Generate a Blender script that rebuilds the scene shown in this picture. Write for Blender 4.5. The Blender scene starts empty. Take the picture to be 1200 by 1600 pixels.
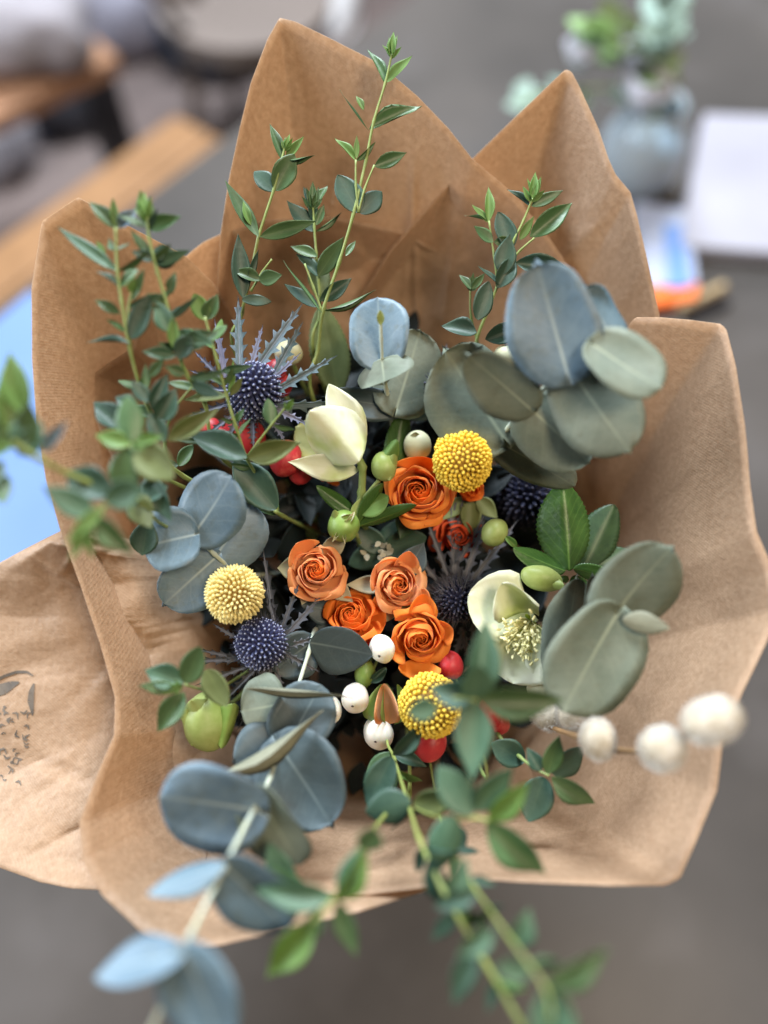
import bpy, bmesh, math, random
from mathutils import Vector, Matrix, noise
from mathutils.bvhtree import BVHTree
from math import sin, cos, pi, radians, sqrt

random.seed(7)
sc = bpy.context.scene
COL = sc.collection

# ------------------------------------------------------------------ camera
TABLE_H = 0.75
CAM = Vector((0, 0, TABLE_H + 0.80))
PITCH = 62.0
cam_data = bpy.data.cameras.new("camera")
cam = bpy.data.objects.new("camera", cam_data)
COL.objects.link(cam)
cam.location = CAM
cam.rotation_euler = (radians(90 - PITCH), 0, 0)
cam_data.sensor_fit = 'VERTICAL'
cam_data.sensor_height = 34.6
cam_data.lens = 26
cam_data.clip_start = 0.01
cam_data.clip_end = 60
cam_data.dof.use_dof = True
cam_data.dof.focus_distance = 0.43
cam_data.dof.aperture_fstop = 1.35
sc.camera = cam

# ------------------------------------------------------------------ world and lamps
world = bpy.data.worlds.new("World")
sc.world = world
world.use_nodes = True
bg = world.node_tree.nodes['Background']
bg.inputs['Color'].default_value = (0.95, 0.90, 0.86, 1)
bg.inputs['Strength'].default_value = 0.045

def area(name, loc, target, sx, sy, power, color):
    l = bpy.data.lights.new(name, 'AREA')
    l.shape = 'RECTANGLE'; l.size = sx; l.size_y = sy; l.energy = power; l.color = color
    o = bpy.data.objects.new(name, l); COL.objects.link(o)
    o.location = loc
    d = Vector(target) - Vector(loc)
    o.rotation_euler = d.to_track_quat('-Z', 'Y').to_euler()
    return o
area('window_light', (-0.1, 2.3, 3.3), (0, 0.3, 1.0), 1.3, 0.9, 208, (0.82, 0.905, 1.0))
area('side_window_light', (-2.1, 0.5, 2.0), (0, 0.3, 1.0), 1.4, 1.3, 70, (0.84, 0.91, 1.0))
area('ceiling_light', (0.75, -0.35, 3.0), (0, 0.3, 1.0), 0.6, 0.6, 28, (1.0, 0.80, 0.58))

sc.view_settings.view_transform = 'Standard'
sc.view_settings.look = 'None'
sc.view_settings.exposure = 0.3
sc.view_settings.gamma = 1.0
sc.cycles.use_denoising = True
sc.cycles.max_bounces = 8
sc.cycles.transparent_max_bounces = 12
sc.cycles.caustics_reflective = False
sc.cycles.caustics_refractive = False

# ------------------------------------------------------------------ layout helpers
ROT = cam.rotation_euler.to_matrix()
R = ROT @ Vector((1, 0, 0)); U = ROT @ Vector((0, 1, 0)); F = ROT @ Vector((0, 0, 1))
FPX = 26 / 34.6 * 1600

def P(px, py, z):
    """a point of the place seen in direction (px,py) of the 1200x1600 photo, z metres deep"""
    return CAM + R * ((px - 600) * z / FPX) + U * ((800 - py) * z / FPX) - F * z

def G(px, py, h):
    """point on the horizontal plane at height h"""
    d = R * ((px - 600) / FPX) + U * ((800 - py) / FPX) - F
    return CAM + d * ((h - CAM.z) / d.z)

def V(dx, dy, dz=0):
    return R * dx + U * dy + F * dz

NECK = P(625, 905, 0.665)

# ------------------------------------------------------------------ materials
MATS = {}
def new_mat(name):
    m = bpy.data.materials.new(name); m.use_nodes = True
    nt = m.node_tree
    for n in list(nt.nodes): nt.nodes.remove(n)
    MATS[name] = m
    return m, nt

def N(nt, t, **kw):
    n = nt.nodes.new(t)
    for k, v in kw.items():
        if k in n.inputs.keys(): n.inputs[k].default_value = v
        else: setattr(n, k, v)
    return n

def L(nt, a, b): nt.links.new(a, b)

def c4(c): return (c[0], c[1], c[2], 1)

def mat(name, c1, c2=None, rough=0.6, spec=0.4, transl=0.0, tcol=None, nscale=60, bump=0.0, bscale=400,
        veins=None, metallic=0, sheen=0.0, sss=0.0, rnd=0.0, coat=0.0, bdist=0.001, mottle=None):
    m, nt = new_mat(name)
    out = N(nt, 'ShaderNodeOutputMaterial')
    pr = N(nt, 'ShaderNodeBsdfPrincipled')
    pr.inputs['Roughness'].default_value = rough
    pr.inputs['Specular IOR Level'].default_value = spec
    pr.inputs['Metallic'].default_value = metallic
    pr.inputs['Sheen Weight'].default_value = sheen
    pr.inputs['Coat Weight'].default_value = coat
    if sss > 0:
        pr.inputs['Subsurface Weight'].default_value = sss
        pr.inputs['Subsurface Radius'].default_value = (0.004, 0.002, 0.001)
        pr.inputs['Subsurface Scale'].default_value = 1.0
    geo = N(nt, 'ShaderNodeNewGeometry')
    tc = N(nt, 'ShaderNodeTexCoord')
    c2 = c2 or c1
    nz = N(nt, 'ShaderNodeTexNoise', Scale=nscale, Detail=5.0, Roughness=0.6)
    L(nt, geo.outputs['Position'], nz.inputs['Vector'])
    ramp = N(nt, 'ShaderNodeMapRange'); ramp.inputs['From Min'].default_value = 0.35; ramp.inputs['From Max'].default_value = 0.65
    L(nt, nz.outputs['Fac'], ramp.inputs['Value'])
    mix = N(nt, 'ShaderNodeMix', data_type='RGBA')
    mix.inputs['A'].default_value = c4(c1); mix.inputs['B'].default_value = c4(c2)
    L(nt, ramp.outputs['Result'], mix.inputs['Factor'])
    col = mix.outputs['Result']
    if mottle:
        nz2 = N(nt, 'ShaderNodeTexNoise', Scale=mottle[0], Detail=3.0)
        L(nt, geo.outputs['Position'], nz2.inputs['Vector'])
        mr = N(nt, 'ShaderNodeMapRange'); mr.inputs['From Min'].default_value = 0.55; mr.inputs['From Max'].default_value = 0.72
        mr.inputs['To Max'].default_value = mottle[2]
        L(nt, nz2.outputs['Fac'], mr.inputs['Value'])
        mx = N(nt, 'ShaderNodeMix', data_type='RGBA'); mx.inputs['B'].default_value = c4(mottle[1])
        L(nt, col, mx.inputs['A']); L(nt, mr.outputs['Result'], mx.inputs['Factor']); col = mx.outputs['Result']
    if veins:
        vc, strength, kind = veins
        sep = N(nt, 'ShaderNodeSeparateXYZ'); L(nt, tc.outputs['Object'], sep.inputs[0])
        ab = N(nt, 'ShaderNodeMath', operation='ABSOLUTE'); L(nt, sep.outputs['X'], ab.inputs[0])
        mid = N(nt, 'ShaderNodeMapRange'); mid.inputs['From Min'].default_value = 0.004; mid.inputs['From Max'].default_value = 0.03
        mid.inputs['To Min'].default_value = 1; mid.inputs['To Max'].default_value = 0
        L(nt, ab.outputs[0], mid.inputs['Value'])
        # fade of the midrib along the leaf
        fd = N(nt, 'ShaderNodeMapRange'); fd.inputs['From Min'].default_value = 0.0; fd.inputs['From Max'].default_value = 0.9
        fd.inputs['To Min'].default_value = 1.0; fd.inputs['To Max'].default_value = 0.25
        L(nt, sep.outputs['Y'], fd.inputs['Value'])
        mm = N(nt, 'ShaderNodeMath', operation='MULTIPLY'); L(nt, mid.outputs[0], mm.inputs[0]); L(nt, fd.outputs[0], mm.inputs[1])
        # side veins: sin((y - k|x|) * f)
        k = N(nt, 'ShaderNodeMath', operation='MULTIPLY'); L(nt, ab.outputs[0], k.inputs[0]); k.inputs[1].default_value = 0.9 if kind == 'lance' else 0.7
        sb = N(nt, 'ShaderNodeMath', operation='SUBTRACT'); L(nt, sep.outputs['Y'], sb.inputs[0]); L(nt, k.outputs[0], sb.inputs[1])
        wob = N(nt, 'ShaderNodeTexNoise', Scale=3.0, Detail=2.0); L(nt, tc.outputs['Object'], wob.inputs['Vector'])
        wm = N(nt, 'ShaderNodeMath', operation='MULTIPLY_ADD'); L(nt, wob.outputs['Fac'], wm.inputs[0]); wm.inputs[1].default_value = 0.12; L(nt, sb.outputs[0], wm.inputs[2])
        fr = N(nt, 'ShaderNodeMath', operation='MULTIPLY'); L(nt, wm.outputs[0], fr.inputs[0]); fr.inputs[1].default_value = 44 if kind == 'lance' else 25
        sn = N(nt, 'ShaderNodeMath', operation='SINE'); L(nt, fr.outputs[0], sn.inputs[0])
        sm = N(nt, 'ShaderNodeMapRange'); sm.inputs['From Min'].default_value = 0.86; sm.inputs['From Max'].default_value = 1.0
        sm.inputs['To Max'].default_value = 0.28 if kind == 'lance' else 0.09
        L(nt, sn.outputs[0], sm.inputs['Value'])
        mxv = N(nt, 'ShaderNodeMath', operation='MAXIMUM'); L(nt, mm.outputs[0], mxv.inputs[0]); L(nt, sm.outputs[0], mxv.inputs[1])
        if kind == 'round':
            vo = N(nt, 'ShaderNodeTexVoronoi', feature='DISTANCE_TO_EDGE', Scale=11.0); L(nt, tc.outputs['Object'], vo.inputs['Vector'])
            vr = N(nt, 'ShaderNodeMapRange'); vr.inputs['From Min'].default_value = 0.0; vr.inputs['From Max'].default_value = 0.035; vr.inputs['To Min'].default_value = 0.13; vr.inputs['To Max'].default_value = 0.0
            L(nt, vo.outputs['Distance'], vr.inputs['Value'])
            mx2 = N(nt, 'ShaderNodeMath', operation='MAXIMUM'); L(nt, mxv.outputs[0], mx2.inputs[0]); L(nt, vr.outputs[0], mx2.inputs[1]); mxv = mx2
        st = N(nt, 'ShaderNodeMath', operation='MULTIPLY'); L(nt, mxv.outputs[0], st.inputs[0]); st.inputs[1].default_value = strength
        vm = N(nt, 'ShaderNodeMix', data_type='RGBA'); vm.inputs['B'].default_value = c4(vc)
        L(nt, col, vm.inputs['A']); L(nt, st.outputs[0], vm.inputs['Factor']); col = vm.outputs['Result']
    if rnd > 0:
        oi = N(nt, 'ShaderNodeObjectInfo')
        hs = N(nt, 'ShaderNodeHueSaturation')
        mr2 = N(nt, 'ShaderNodeMapRange'); mr2.inputs['To Min'].default_value = 1 - rnd; mr2.inputs['To Max'].default_value = 1 + rnd
        L(nt, oi.outputs['Random'], mr2.inputs['Value']); L(nt, mr2.outputs[0], hs.inputs['Value'])
        mr3 = N(nt, 'ShaderNodeMapRange'); mr3.inputs['To Min'].default_value = 0.5 - rnd * 0.06; mr3.inputs['To Max'].default_value = 0.5 + rnd * 0.06
        L(nt, oi.outputs['Random'], mr3.inputs['Value']); L(nt, mr3.outputs[0], hs.inputs['Hue'])
        L(nt, col, hs.inputs['Color']); col = hs.outputs['Color']
    L(nt, col, pr.inputs['Base Color'])
    if bump > 0:
        bn = N(nt, 'ShaderNodeTexNoise', Scale=bscale, Detail=4.0); L(nt, geo.outputs['Position'], bn.inputs['Vector'])
        bp = N(nt, 'ShaderNodeBump', Strength=bump, Distance=bdist); L(nt, bn.outputs['Fac'], bp.inputs['Height'])
        L(nt, bp.outputs[0], pr.inputs['Normal'])
    sh = pr.outputs[0]
    if transl > 0:
        tr = N(nt, 'ShaderNodeBsdfTranslucent')
        if tcol: tr.inputs['Color'].default_value = c4(tcol)
        else: L(nt, col, tr.inputs['Color'])
        ms = N(nt, 'ShaderNodeMixShader', Fac=transl)
        L(nt, sh, ms.inputs[1]); L(nt, tr.outputs[0], ms.inputs[2]); sh = ms.outputs[0]
    L(nt, sh, out.inputs['Surface'])
    return m

def paper_mat(name, c1, c2, transl=0.52, ribs=True):
    m, nt = new_mat(name)
    out = N(nt, 'ShaderNodeOutputMaterial'); pr = N(nt, 'ShaderNodeBsdfPrincipled', Roughness=0.45)
    pr.inputs['Specular IOR Level'].default_value = 0.5
    tc = N(nt, 'ShaderNodeTexCoord'); uv = tc.outputs['Object']
    nz = N(nt, 'ShaderNodeTexNoise', Scale=300.0, Detail=5.0, Roughness=0.6); L(nt, uv, nz.inputs['Vector'])
    mr = N(nt, 'ShaderNodeMapRange'); mr.inputs['From Min'].default_value = 0.33; mr.inputs['From Max'].default_value = 0.67; L(nt, nz.outputs['Fac'], mr.inputs['Value'])
    mix = N(nt, 'ShaderNodeMix', data_type='RGBA'); mix.inputs['A'].default_value = c4(c1); mix.inputs['B'].default_value = c4(c2)
    L(nt, mr.outputs[0], mix.inputs['Factor'])
    # fibre flecks
    fl = N(nt, 'ShaderNodeTexNoise', Scale=520.0, Detail=3.0); L(nt, uv, fl.inputs['Vector'])
    fm = N(nt, 'ShaderNodeMapRange'); fm.inputs['From Min'].default_value = 0.66; fm.inputs['From Max'].default_value = 0.74; fm.inputs['To Max'].default_value = 0.30
    L(nt, fl.outputs['Fac'], fm.inputs['Value'])
    mx = N(nt, 'ShaderNodeMix', data_type='RGBA'); mx.inputs['B'].default_value = (c1[0] * 1.35, c1[1] * 1.4, c1[2] * 1.5, 1)
    L(nt, mix.outputs['Result'], mx.inputs['A']); L(nt, fm.outputs[0], mx.inputs['Factor'])
    # ribs of the machine-glazed kraft
    wv = N(nt, 'ShaderNodeTexWave', Scale=290.0, Distortion=1.0); wv.inputs['Detail'].default_value = 2.0; wv.bands_direction = 'DIAGONAL'
    L(nt, uv, wv.inputs['Vector'])
    rm = N(nt, 'ShaderNodeMapRange'); rm.inputs['To Min'].default_value = 0.982; rm.inputs['To Max'].default_value = 1.01
    L(nt, wv.outputs['Fac'], rm.inputs['Value'])
    vm = N(nt, 'ShaderNodeVectorMath', operation='SCALE'); L(nt, mx.outputs['Result'], vm.inputs[0]); L(nt, rm.outputs[0], vm.inputs['Scale'])
    L(nt, vm.outputs[0], pr.inputs['Base Color'])
    ad = N(nt, 'ShaderNodeMath', operation='MULTIPLY_ADD'); L(nt, wv.outputs['Fac'], ad.inputs[0]); ad.inputs[1].default_value = 0.08; L(nt, nz.outputs['Fac'], ad.inputs[2])
    big = N(nt, 'ShaderNodeTexNoise', Scale=9.0, Detail=3.0); L(nt, uv, big.inputs['Vector'])
    ad2 = N(nt, 'ShaderNodeMath', operation='MULTIPLY_ADD'); L(nt, big.outputs['Fac'], ad2.inputs[0]); ad2.inputs[1].default_value = 5.0; L(nt, ad.outputs[0], ad2.inputs[2])
    bp = N(nt, 'ShaderNodeBump', Strength=0.6, Distance=0.0009); L(nt, ad2.outputs[0], bp.inputs['Height']); L(nt, bp.outputs[0], pr.inputs['Normal'])
    tr = N(nt, 'ShaderNodeBsdfTranslucent'); L(nt, vm.outputs[0], tr.inputs['Color'])
    ms = N(nt, 'ShaderNodeMixShader', Fac=transl)
    L(nt, pr.outputs[0], ms.inputs[1]); L(nt, tr.outputs[0], ms.inputs[2]); L(nt, ms.outputs[0], out.inputs['Surface'])
    return m

M_kraft = paper_mat('kraft_paper', (0.57, 0.39, 0.25), (0.67, 0.485, 0.325))
M_euc = mat('eucalyptus_window_blue', (0.10, 0.165, 0.215), (0.15, 0.225, 0.275), rough=0.5, spec=0.55, transl=0.10, nscale=50, bump=0.25, bscale=300,  # glaucous bloom, with blue window reflection painted into the base colour
            veins=((0.42, 0.50, 0.48), 0.8, 'round'), rnd=0.12, mottle=(190, (0.10, 0.13, 0.12), 0.5), bdist=0.0006)
M_eucg = mat('eucalyptus_grey', (0.12, 0.15, 0.112), (0.17, 0.198, 0.15), rough=0.6, spec=0.4, transl=0.12, nscale=50, bump=0.25, bscale=300,
             veins=((0.36, 0.40, 0.28), 0.7, 'round'), rnd=0.12, mottle=(170, (0.12, 0.13, 0.09), 0.5), bdist=0.0006)
M_euct = mat('eucalyptus_tan', (0.25, 0.255, 0.18), (0.20, 0.205, 0.145), rough=0.6, transl=0.12, nscale=80, veins=((0.42, 0.42, 0.30), 0.6, 'round'), bump=0.2)
M_eucd = mat('eucalyptus_dark', (0.042, 0.068, 0.078), (0.064, 0.095, 0.105), rough=0.55, spec=0.5, transl=0.05, nscale=50,
             veins=((0.2, 0.26, 0.26), 0.7, 'round'), mottle=(170, (0.045, 0.065, 0.07), 0.5))
M_leaf = mat('leaf_green', (0.060, 0.122, 0.048), (0.090, 0.162, 0.066), rough=0.45, spec=0.45, transl=0.15, tcol=(0.12, 0.26, 0.05), nscale=70,
             veins=((0.16, 0.26, 0.10), 0.6, 'lance'), rnd=0.2, bump=0.15)
M_leafd = mat('leaf_dark_green', (0.028, 0.066, 0.045), (0.042, 0.088, 0.058), rough=0.5, spec=0.45, transl=0.07, tcol=(0.05, 0.12, 0.04), nscale=70,
              veins=((0.08, 0.14, 0.08), 0.5, 'lance'), rnd=0.15, bump=0.15)
M_leafb = mat('leaf_bright_green', (0.125, 0.235, 0.06), (0.175, 0.30, 0.085), rough=0.5, spec=0.4, transl=0.25, tcol=(0.28, 0.5, 0.08), nscale=90,
              veins=((0.3, 0.45, 0.12), 0.5, 'lance'), rnd=0.12)
M_leaft = mat('leaf_teal', (0.055, 0.122, 0.072), (0.085, 0.162, 0.095), rough=0.5, spec=0.45, transl=0.15, tcol=(0.1, 0.25, 0.1), nscale=70,
              veins=((0.2, 0.32, 0.2), 0.5, 'lance'), rnd=0.12)
M_leafo = mat('leaf_olive', (0.12, 0.15, 0.05), (0.17, 0.21, 0.08), rough=0.55, transl=0.2, tcol=(0.25, 0.3, 0.06), nscale=70,
              veins=((0.25, 0.3, 0.1), 0.5, 'lance'), rnd=0.1)
M_hleaf = mat('hellebore_leaf', (0.028, 0.08, 0.014), (0.05, 0.12, 0.022), rough=0.4, spec=0.5, transl=0.2, tcol=(0.2, 0.4, 0.03), nscale=90,
              veins=((0.16, 0.30, 0.06), 0.8, 'lance'), bump=0.3, bscale=260)
M_hdark = mat('hellebore_leaf_dark', (0.02, 0.05, 0.02), (0.035, 0.08, 0.03), rough=0.45, transl=0.1, tcol=(0.05, 0.12, 0.02), nscale=90,
              veins=((0.07, 0.12, 0.04), 0.6, 'lance'))
M_stem = mat('stem_green', (0.20, 0.28, 0.08), (0.28, 0.34, 0.12), rough=0.5, nscale=120, bump=0.2)
M_stemy = mat('stem_olive', (0.21, 0.26, 0.06), (0.27, 0.30, 0.09), rough=0.5, nscale=150, bump=0.2)
M_stemp = mat('stem_pale', (0.42, 0.48, 0.42), (0.50, 0.54, 0.40), rough=0.55, nscale=200, bump=0.3)
M_stemb = mat('stem_brown', (0.19, 0.11, 0.05), (0.27, 0.16, 0.07), rough=0.6, nscale=120)
M_rose = mat('rose_orange', (0.94, 0.32, 0.045), (0.95, 0.39, 0.075), rough=0.55, spec=0.2, transl=0.45, tcol=(0.95, 0.26, 0.02), nscale=70, sheen=0.15, rnd=0.05, bump=0.2, bscale=500)
M_rosep = mat('rose_peach', (0.95, 0.47, 0.17), (0.96, 0.55, 0.24), rough=0.55, spec=0.2, transl=0.45, tcol=(0.95, 0.34, 0.06), nscale=60, sheen=0.15, rnd=0.05, bump=0.2, bscale=500, mottle=(60, (0.85, 0.55, 0.32), 0.7))
M_rosed = mat('rose_deep_orange', (0.90, 0.25, 0.035), (0.93, 0.31, 0.05), rough=0.55, spec=0.2, transl=0.45, tcol=(0.9, 0.17, 0.02), nscale=70, rnd=0.05, bump=0.2, bscale=500)
M_roser = mat('rose_red_orange', (0.55, 0.06, 0.02), (0.65, 0.10, 0.03), rough=0.55, spec=0.25, transl=0.15, tcol=(0.6, 0.06, 0.02), nscale=70)
M_sepal = mat('sepal_green', (0.20, 0.22, 0.11), (0.28, 0.25, 0.14), rough=0.6, transl=0.1, nscale=90)
M_yel = mat('billy_button_yellow', (0.74, 0.47, 0.03), (0.88, 0.66, 0.10), rough=0.6, spec=0.3, nscale=420)
M_yelp = mat('billy_button_pale', (0.80, 0.66, 0.24), (0.86, 0.76, 0.36), rough=0.6, spec=0.3, nscale=420)
M_yelc = mat('billy_button_core', (0.20, 0.10, 0.01), (0.26, 0.14, 0.015), rough=0.8)  # dark core paints the shade in the gaps between florets
M_this = mat('thistle_blue', (0.022, 0.028, 0.075), (0.04, 0.045, 0.12), rough=0.6, nscale=200)
M_thisd = mat('thistle_shaded', (0.012, 0.014, 0.035), (0.02, 0.022, 0.055), rough=0.65, nscale=200)  # darker thistle copy, shade deep in the bouquet painted into the colour
M_thisp = mat('thistle_tip', (0.20, 0.23, 0.36), (0.32, 0.35, 0.48), rough=0.5, nscale=200)
M_thist = mat('thistle_tip_shaded', (0.045, 0.045, 0.075), (0.075, 0.075, 0.11), rough=0.5, nscale=200)
M_brac = mat('thistle_bract', (0.062, 0.10, 0.10), (0.095, 0.13, 0.15), rough=0.5, nscale=90, veins=((0.26, 0.30, 0.38), 0.9, 'lance'), rnd=0.15, transl=0.08)
M_bracv = mat('thistle_bract_violet', (0.10, 0.11, 0.165), (0.17, 0.17, 0.24), rough=0.5, nscale=90, rnd=0.15, transl=0.1)
M_bracd = mat('thistle_bract_dark', (0.06, 0.066, 0.075), (0.095, 0.095, 0.105), rough=0.55, nscale=90, veins=((0.16, 0.16, 0.2), 0.8, 'lance'), rnd=0.15)
M_hel = mat('hellebore_cream', (0.78, 0.82, 0.60), (0.85, 0.87, 0.72), rough=0.5, spec=0.3, transl=0.25, tcol=(0.75, 0.8, 0.35), nscale=45,
            mottle=(38, (0.55, 0.66, 0.22), 0.8), veins=((0.62, 0.68, 0.36), 0.35, 'lance'), bump=0.15)
M_helo = mat('hellebore_olive', (0.42, 0.42, 0.14), (0.52, 0.50, 0.22), rough=0.5, transl=0.25, nscale=50)
M_sta = mat('stamen_yellow', (0.86, 0.82, 0.40), (0.9, 0.86, 0.5), rough=0.5, transl=0.1)
M_nect = mat('nectary_green', (0.33, 0.48, 0.05), (0.42, 0.55, 0.08), rough=0.4, transl=0.1)
M_bud = mat('bud_green', (0.25, 0.32, 0.08), (0.36, 0.43, 0.15), rough=0.45, spec=0.4, transl=0.12, nscale=80, bump=0.1)
M_budc = mat('bud_cream', (0.55, 0.55, 0.34), (0.62, 0.60, 0.42), rough=0.5, transl=0.12, nscale=70)
M_budd = mat('bud_dark_green', (0.16, 0.26, 0.05), (0.24, 0.34, 0.08), rough=0.4, spec=0.5, nscale=80)
M_white = mat('berry_white', (0.80, 0.77, 0.66), (0.86, 0.83, 0.74), rough=0.4, spec=0.4, sss=0.25, nscale=120, bump=0.1, mottle=(140, (0.70, 0.62, 0.44), 0.5))
M_dot = mat('berry_dot', (0.05, 0.03, 0.02), rough=0.7)
M_red = mat('berry_red', (0.30, 0.013, 0.02), (0.44, 0.03, 0.035), rough=0.45, spec=0.4, nscale=90, mottle=(120, (0.70, 0.16, 0.12), 0.6))
M_fluff = mat('catkin_fur', (0.62, 0.59, 0.53), (0.74, 0.72, 0.67), rough=0.9, sheen=0.5, transl=0.1, nscale=200)
M_fluffc = mat('catkin_core', (0.42, 0.36, 0.26), (0.56, 0.50, 0.40), rough=0.9, nscale=120)
M_fill = mat('deep_foliage', (0.005, 0.009, 0.011), (0.012, 0.020, 0.020), rough=0.6, spec=0.3, nscale=30)  # shade of the interior put into the leaf colour
M_ink = mat('printed_ink', (0.085, 0.07, 0.055), (0.15, 0.12, 0.09), rough=0.6)

# ------------------------------------------------------------------ object helpers
def link(name, me, parent=None, m=None, loc=None):
    o = bpy.data.objects.new(name, me); COL.objects.link(o)
    if m is not None and me is not None and hasattr(me, 'materials') and len(me.materials) == 0:
        me.materials.append(m)
    if parent is not None: o.parent = parent
    if loc is not None: o.location = loc
    return o

def thing(name, label, cat, loc, group=None):
    o = bpy.data.objects.new(name, None); COL.objects.link(o)
    o.location = loc; o.empty_display_size = 0.02
    o['label'] = label; o['category'] = cat
    if group: o['group'] = group
    return o

def tag(o, label, cat, group=None):
    o['label'] = label; o['category'] = cat
    if group: o['group'] = group
    return o

def mesh_from(verts, faces, name='mesh', smooth=True):
    me = bpy.data.meshes.new(name)
    me.from_pydata([tuple(v) for v in verts], [], faces)
    me.update()
    if smooth:
        me.polygons.foreach_set('use_smooth', [True] * len(me.polygons))
    return me

def root_loc(parent):
    return parent.location.copy() if parent is not None and parent.parent is None else (
        parent.parent.location + parent.location if parent is not None else Vector((0, 0, 0)))

def catmull(pts, n=6):
    pts = [Vector(p) for p in pts]
    if len(pts) < 3:
        return [pts[0].lerp(pts[-1], i / n) for i in range(n + 1)]
    out = []
    for i in range(len(pts) - 1):
        p0 = pts[max(i - 1, 0)]; p1 = pts[i]; p2 = pts[i + 1]; p3 = pts[min(i + 2, len(pts) - 1)]
        for k in range(n):
            t = k / n
            out.append(0.5 * ((2 * p1) + (-p0 + p2) * t + (2 * p0 - 5 * p1 + 4 * p2 - p3) * t * t + (-p0 + 3 * p1 - 3 * p2 + p3) * t ** 3))
    out.append(pts[-1])
    return out

def tube_data(pts, r0, r1, seg=8, nodes=None):
    verts = []; faces = []
    n = len(pts); prev = None
    for i, p in enumerate(pts):
        t = (pts[min(i + 1, n - 1)] - pts[max(i - 1, 0)])
        t = t.normalized() if t.length > 1e-9 else Vector((0, 0, 1))
        a = prev if prev is not None else (Vector((1, 0, 0)) if abs(t.x) < 0.8 else Vector((0, 1, 0)))
        a = (a - t * a.dot(t)).normalized(); prev = a
        b = t.cross(a)
        r = r0 + (r1 - r0) * i / (n - 1)
        if nodes and i in nodes: r *= 1.35
        for k in range(seg):
            an = 2 * pi * k / seg
            verts.append(p + (a * cos(an) + b * sin(an)) * r)
    for i in range(n - 1):
        for k in range(seg):
            k2 = (k + 1) % seg
            faces.append((i * seg + k, i * seg + k2, (i + 1) * seg + k2, (i + 1) * seg + k))
    faces.append(tuple(range(seg - 1, -1, -1))); faces.append(tuple((n - 1) * seg + k for k in range(seg)))
    return verts, faces

def stem(parent, pts, r0=0.0011, r1=0.0007, m=None, name='stem', n=6, seg=8):
    """pts: (px,py,z) triples or world Vectors"""
    w = [p if isinstance(p, Vector) else P(*p) for p in pts]
    c = catmull(w, n)
    o0 = root_loc(parent)
    v, f = tube_data([p - o0 for p in c], r0, r1, seg, nodes=set(range(0, len(c), n)))
    return link(name, mesh_from(v, f, name), parent, m or M_stem)

# ------------------------------------------------------------------ leaf templates (unit length on +Y, unit width on X)
def leaf_profile(kind, t):
    if kind == 'round':
        t = t ** 0.84
        return max(0.0, 1 - abs(2 * t - 1.0) ** 2.45) ** 0.5
    if kind == 'oval':
        return max(0.0, sin(pi * t ** 0.85)) ** 0.72
    if kind == 'lance':
        return max(0.0, sin(pi * t ** 0.78)) ** 1.05
    if kind == 'petal':
        return max(0.0, sin(pi * t ** 1.25)) ** 0.6 * (0.35 + 0.65 * min(1, t * 2)) if t < 1 else 0
    if kind == 'cupround':
        return max(0.0, sin(pi * t ** 1.0)) ** 0.60
    if kind == 'serrate':
        return max(0.0, sin(pi * t ** 0.9)) ** 0.62
    return 1

def make_leaf_mesh(kind, cup, bend, wave=0.0, fold=0.0, seed=0, nu=8, nv=12, tip=0.0, asym=0.0):
    rr = random.Random(seed)
    ph = rr.uniform(0, 6.28); ph2 = rr.uniform(0, 6.28)
    serr = kind == 'serrate'
    if serr: nv = 36
    verts = []; faces = []
    th = 0.005
    rows = nv + 1; cols = nu + 1
    for side in (1, -1):
        for j in range(rows):
            t = j / nv
            tt = 0.5 - 0.5 * cos(pi * t) if not serr else t
            w = max(leaf_profile(kind, tt), 0.015) * 0.5
            if serr and 0 < j < nv: w *= 1.0 + (0.05 if j % 2 else -0.02)
            if kind in ('round', 'oval'):
                w *= 1 + 0.045 * sin(ph) * sin(tt * pi * 2) + 0.018 * sin(tt * 9 + ph2)
            for i in range(cols):
                u = -1 + 2 * i / nu
                x = u * w * (1 + (0.05 * sin(ph2) + 0.03 * sin(tt * 7 + ph)) * (1 if u > 0 else -1)) if kind in ('round', 'oval') else u * w * (1 + asym * u)
                z = cup * (x * 2) ** 2 * 0.5 + bend * tt * tt + fold * abs(x)
                z += wave * sin(u * 3.1 + ph + tt * 4.0) * (0.3 + abs(u)) + wave * 0.6 * sin(tt * 7 + ph2) * abs(u)
                y = tt
                if kind == 'round' and tt < 0.25:   # shallow notch at the base
                    y += -0.13 * abs(u) ** 0.8 * (1 - tt * 4)
                if kind == 'round' and tt > .88: y += 0.10 * (tt - .88) / .12 * math.exp(-(u / .30) ** 2) * (0.5 + 0.5 * sin(ph))
                z += side * th * 0.5 * (1 - 0.6 * abs(u))
                verts.append((x, y, z + tip * max(0, tt - 0.7) ** 2))
    off = rows * cols
    for j in range(nv):
        for i in range(nu):
            a = j * cols + i
            faces.append((a, a + 1, a + cols + 1, a + cols))
            b = off + a
            faces.append((b, b + cols, b + cols + 1, b + 1))
    for j in range(nv):
        for i in (0, nu):
            a = j * cols + i
            q = (a, a + cols, off + a + cols, off + a)
            faces.append(q if i == 0 else q[::-1])
    for i in range(nu):
        for j in (0, nv):
            a = j * cols + i
            q = (a, a + 1, off + a + 1, off + a)
            faces.append(q[::-1] if j == 0 else q)
    return mesh_from(verts, faces, 'leaf_' + kind)

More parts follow.
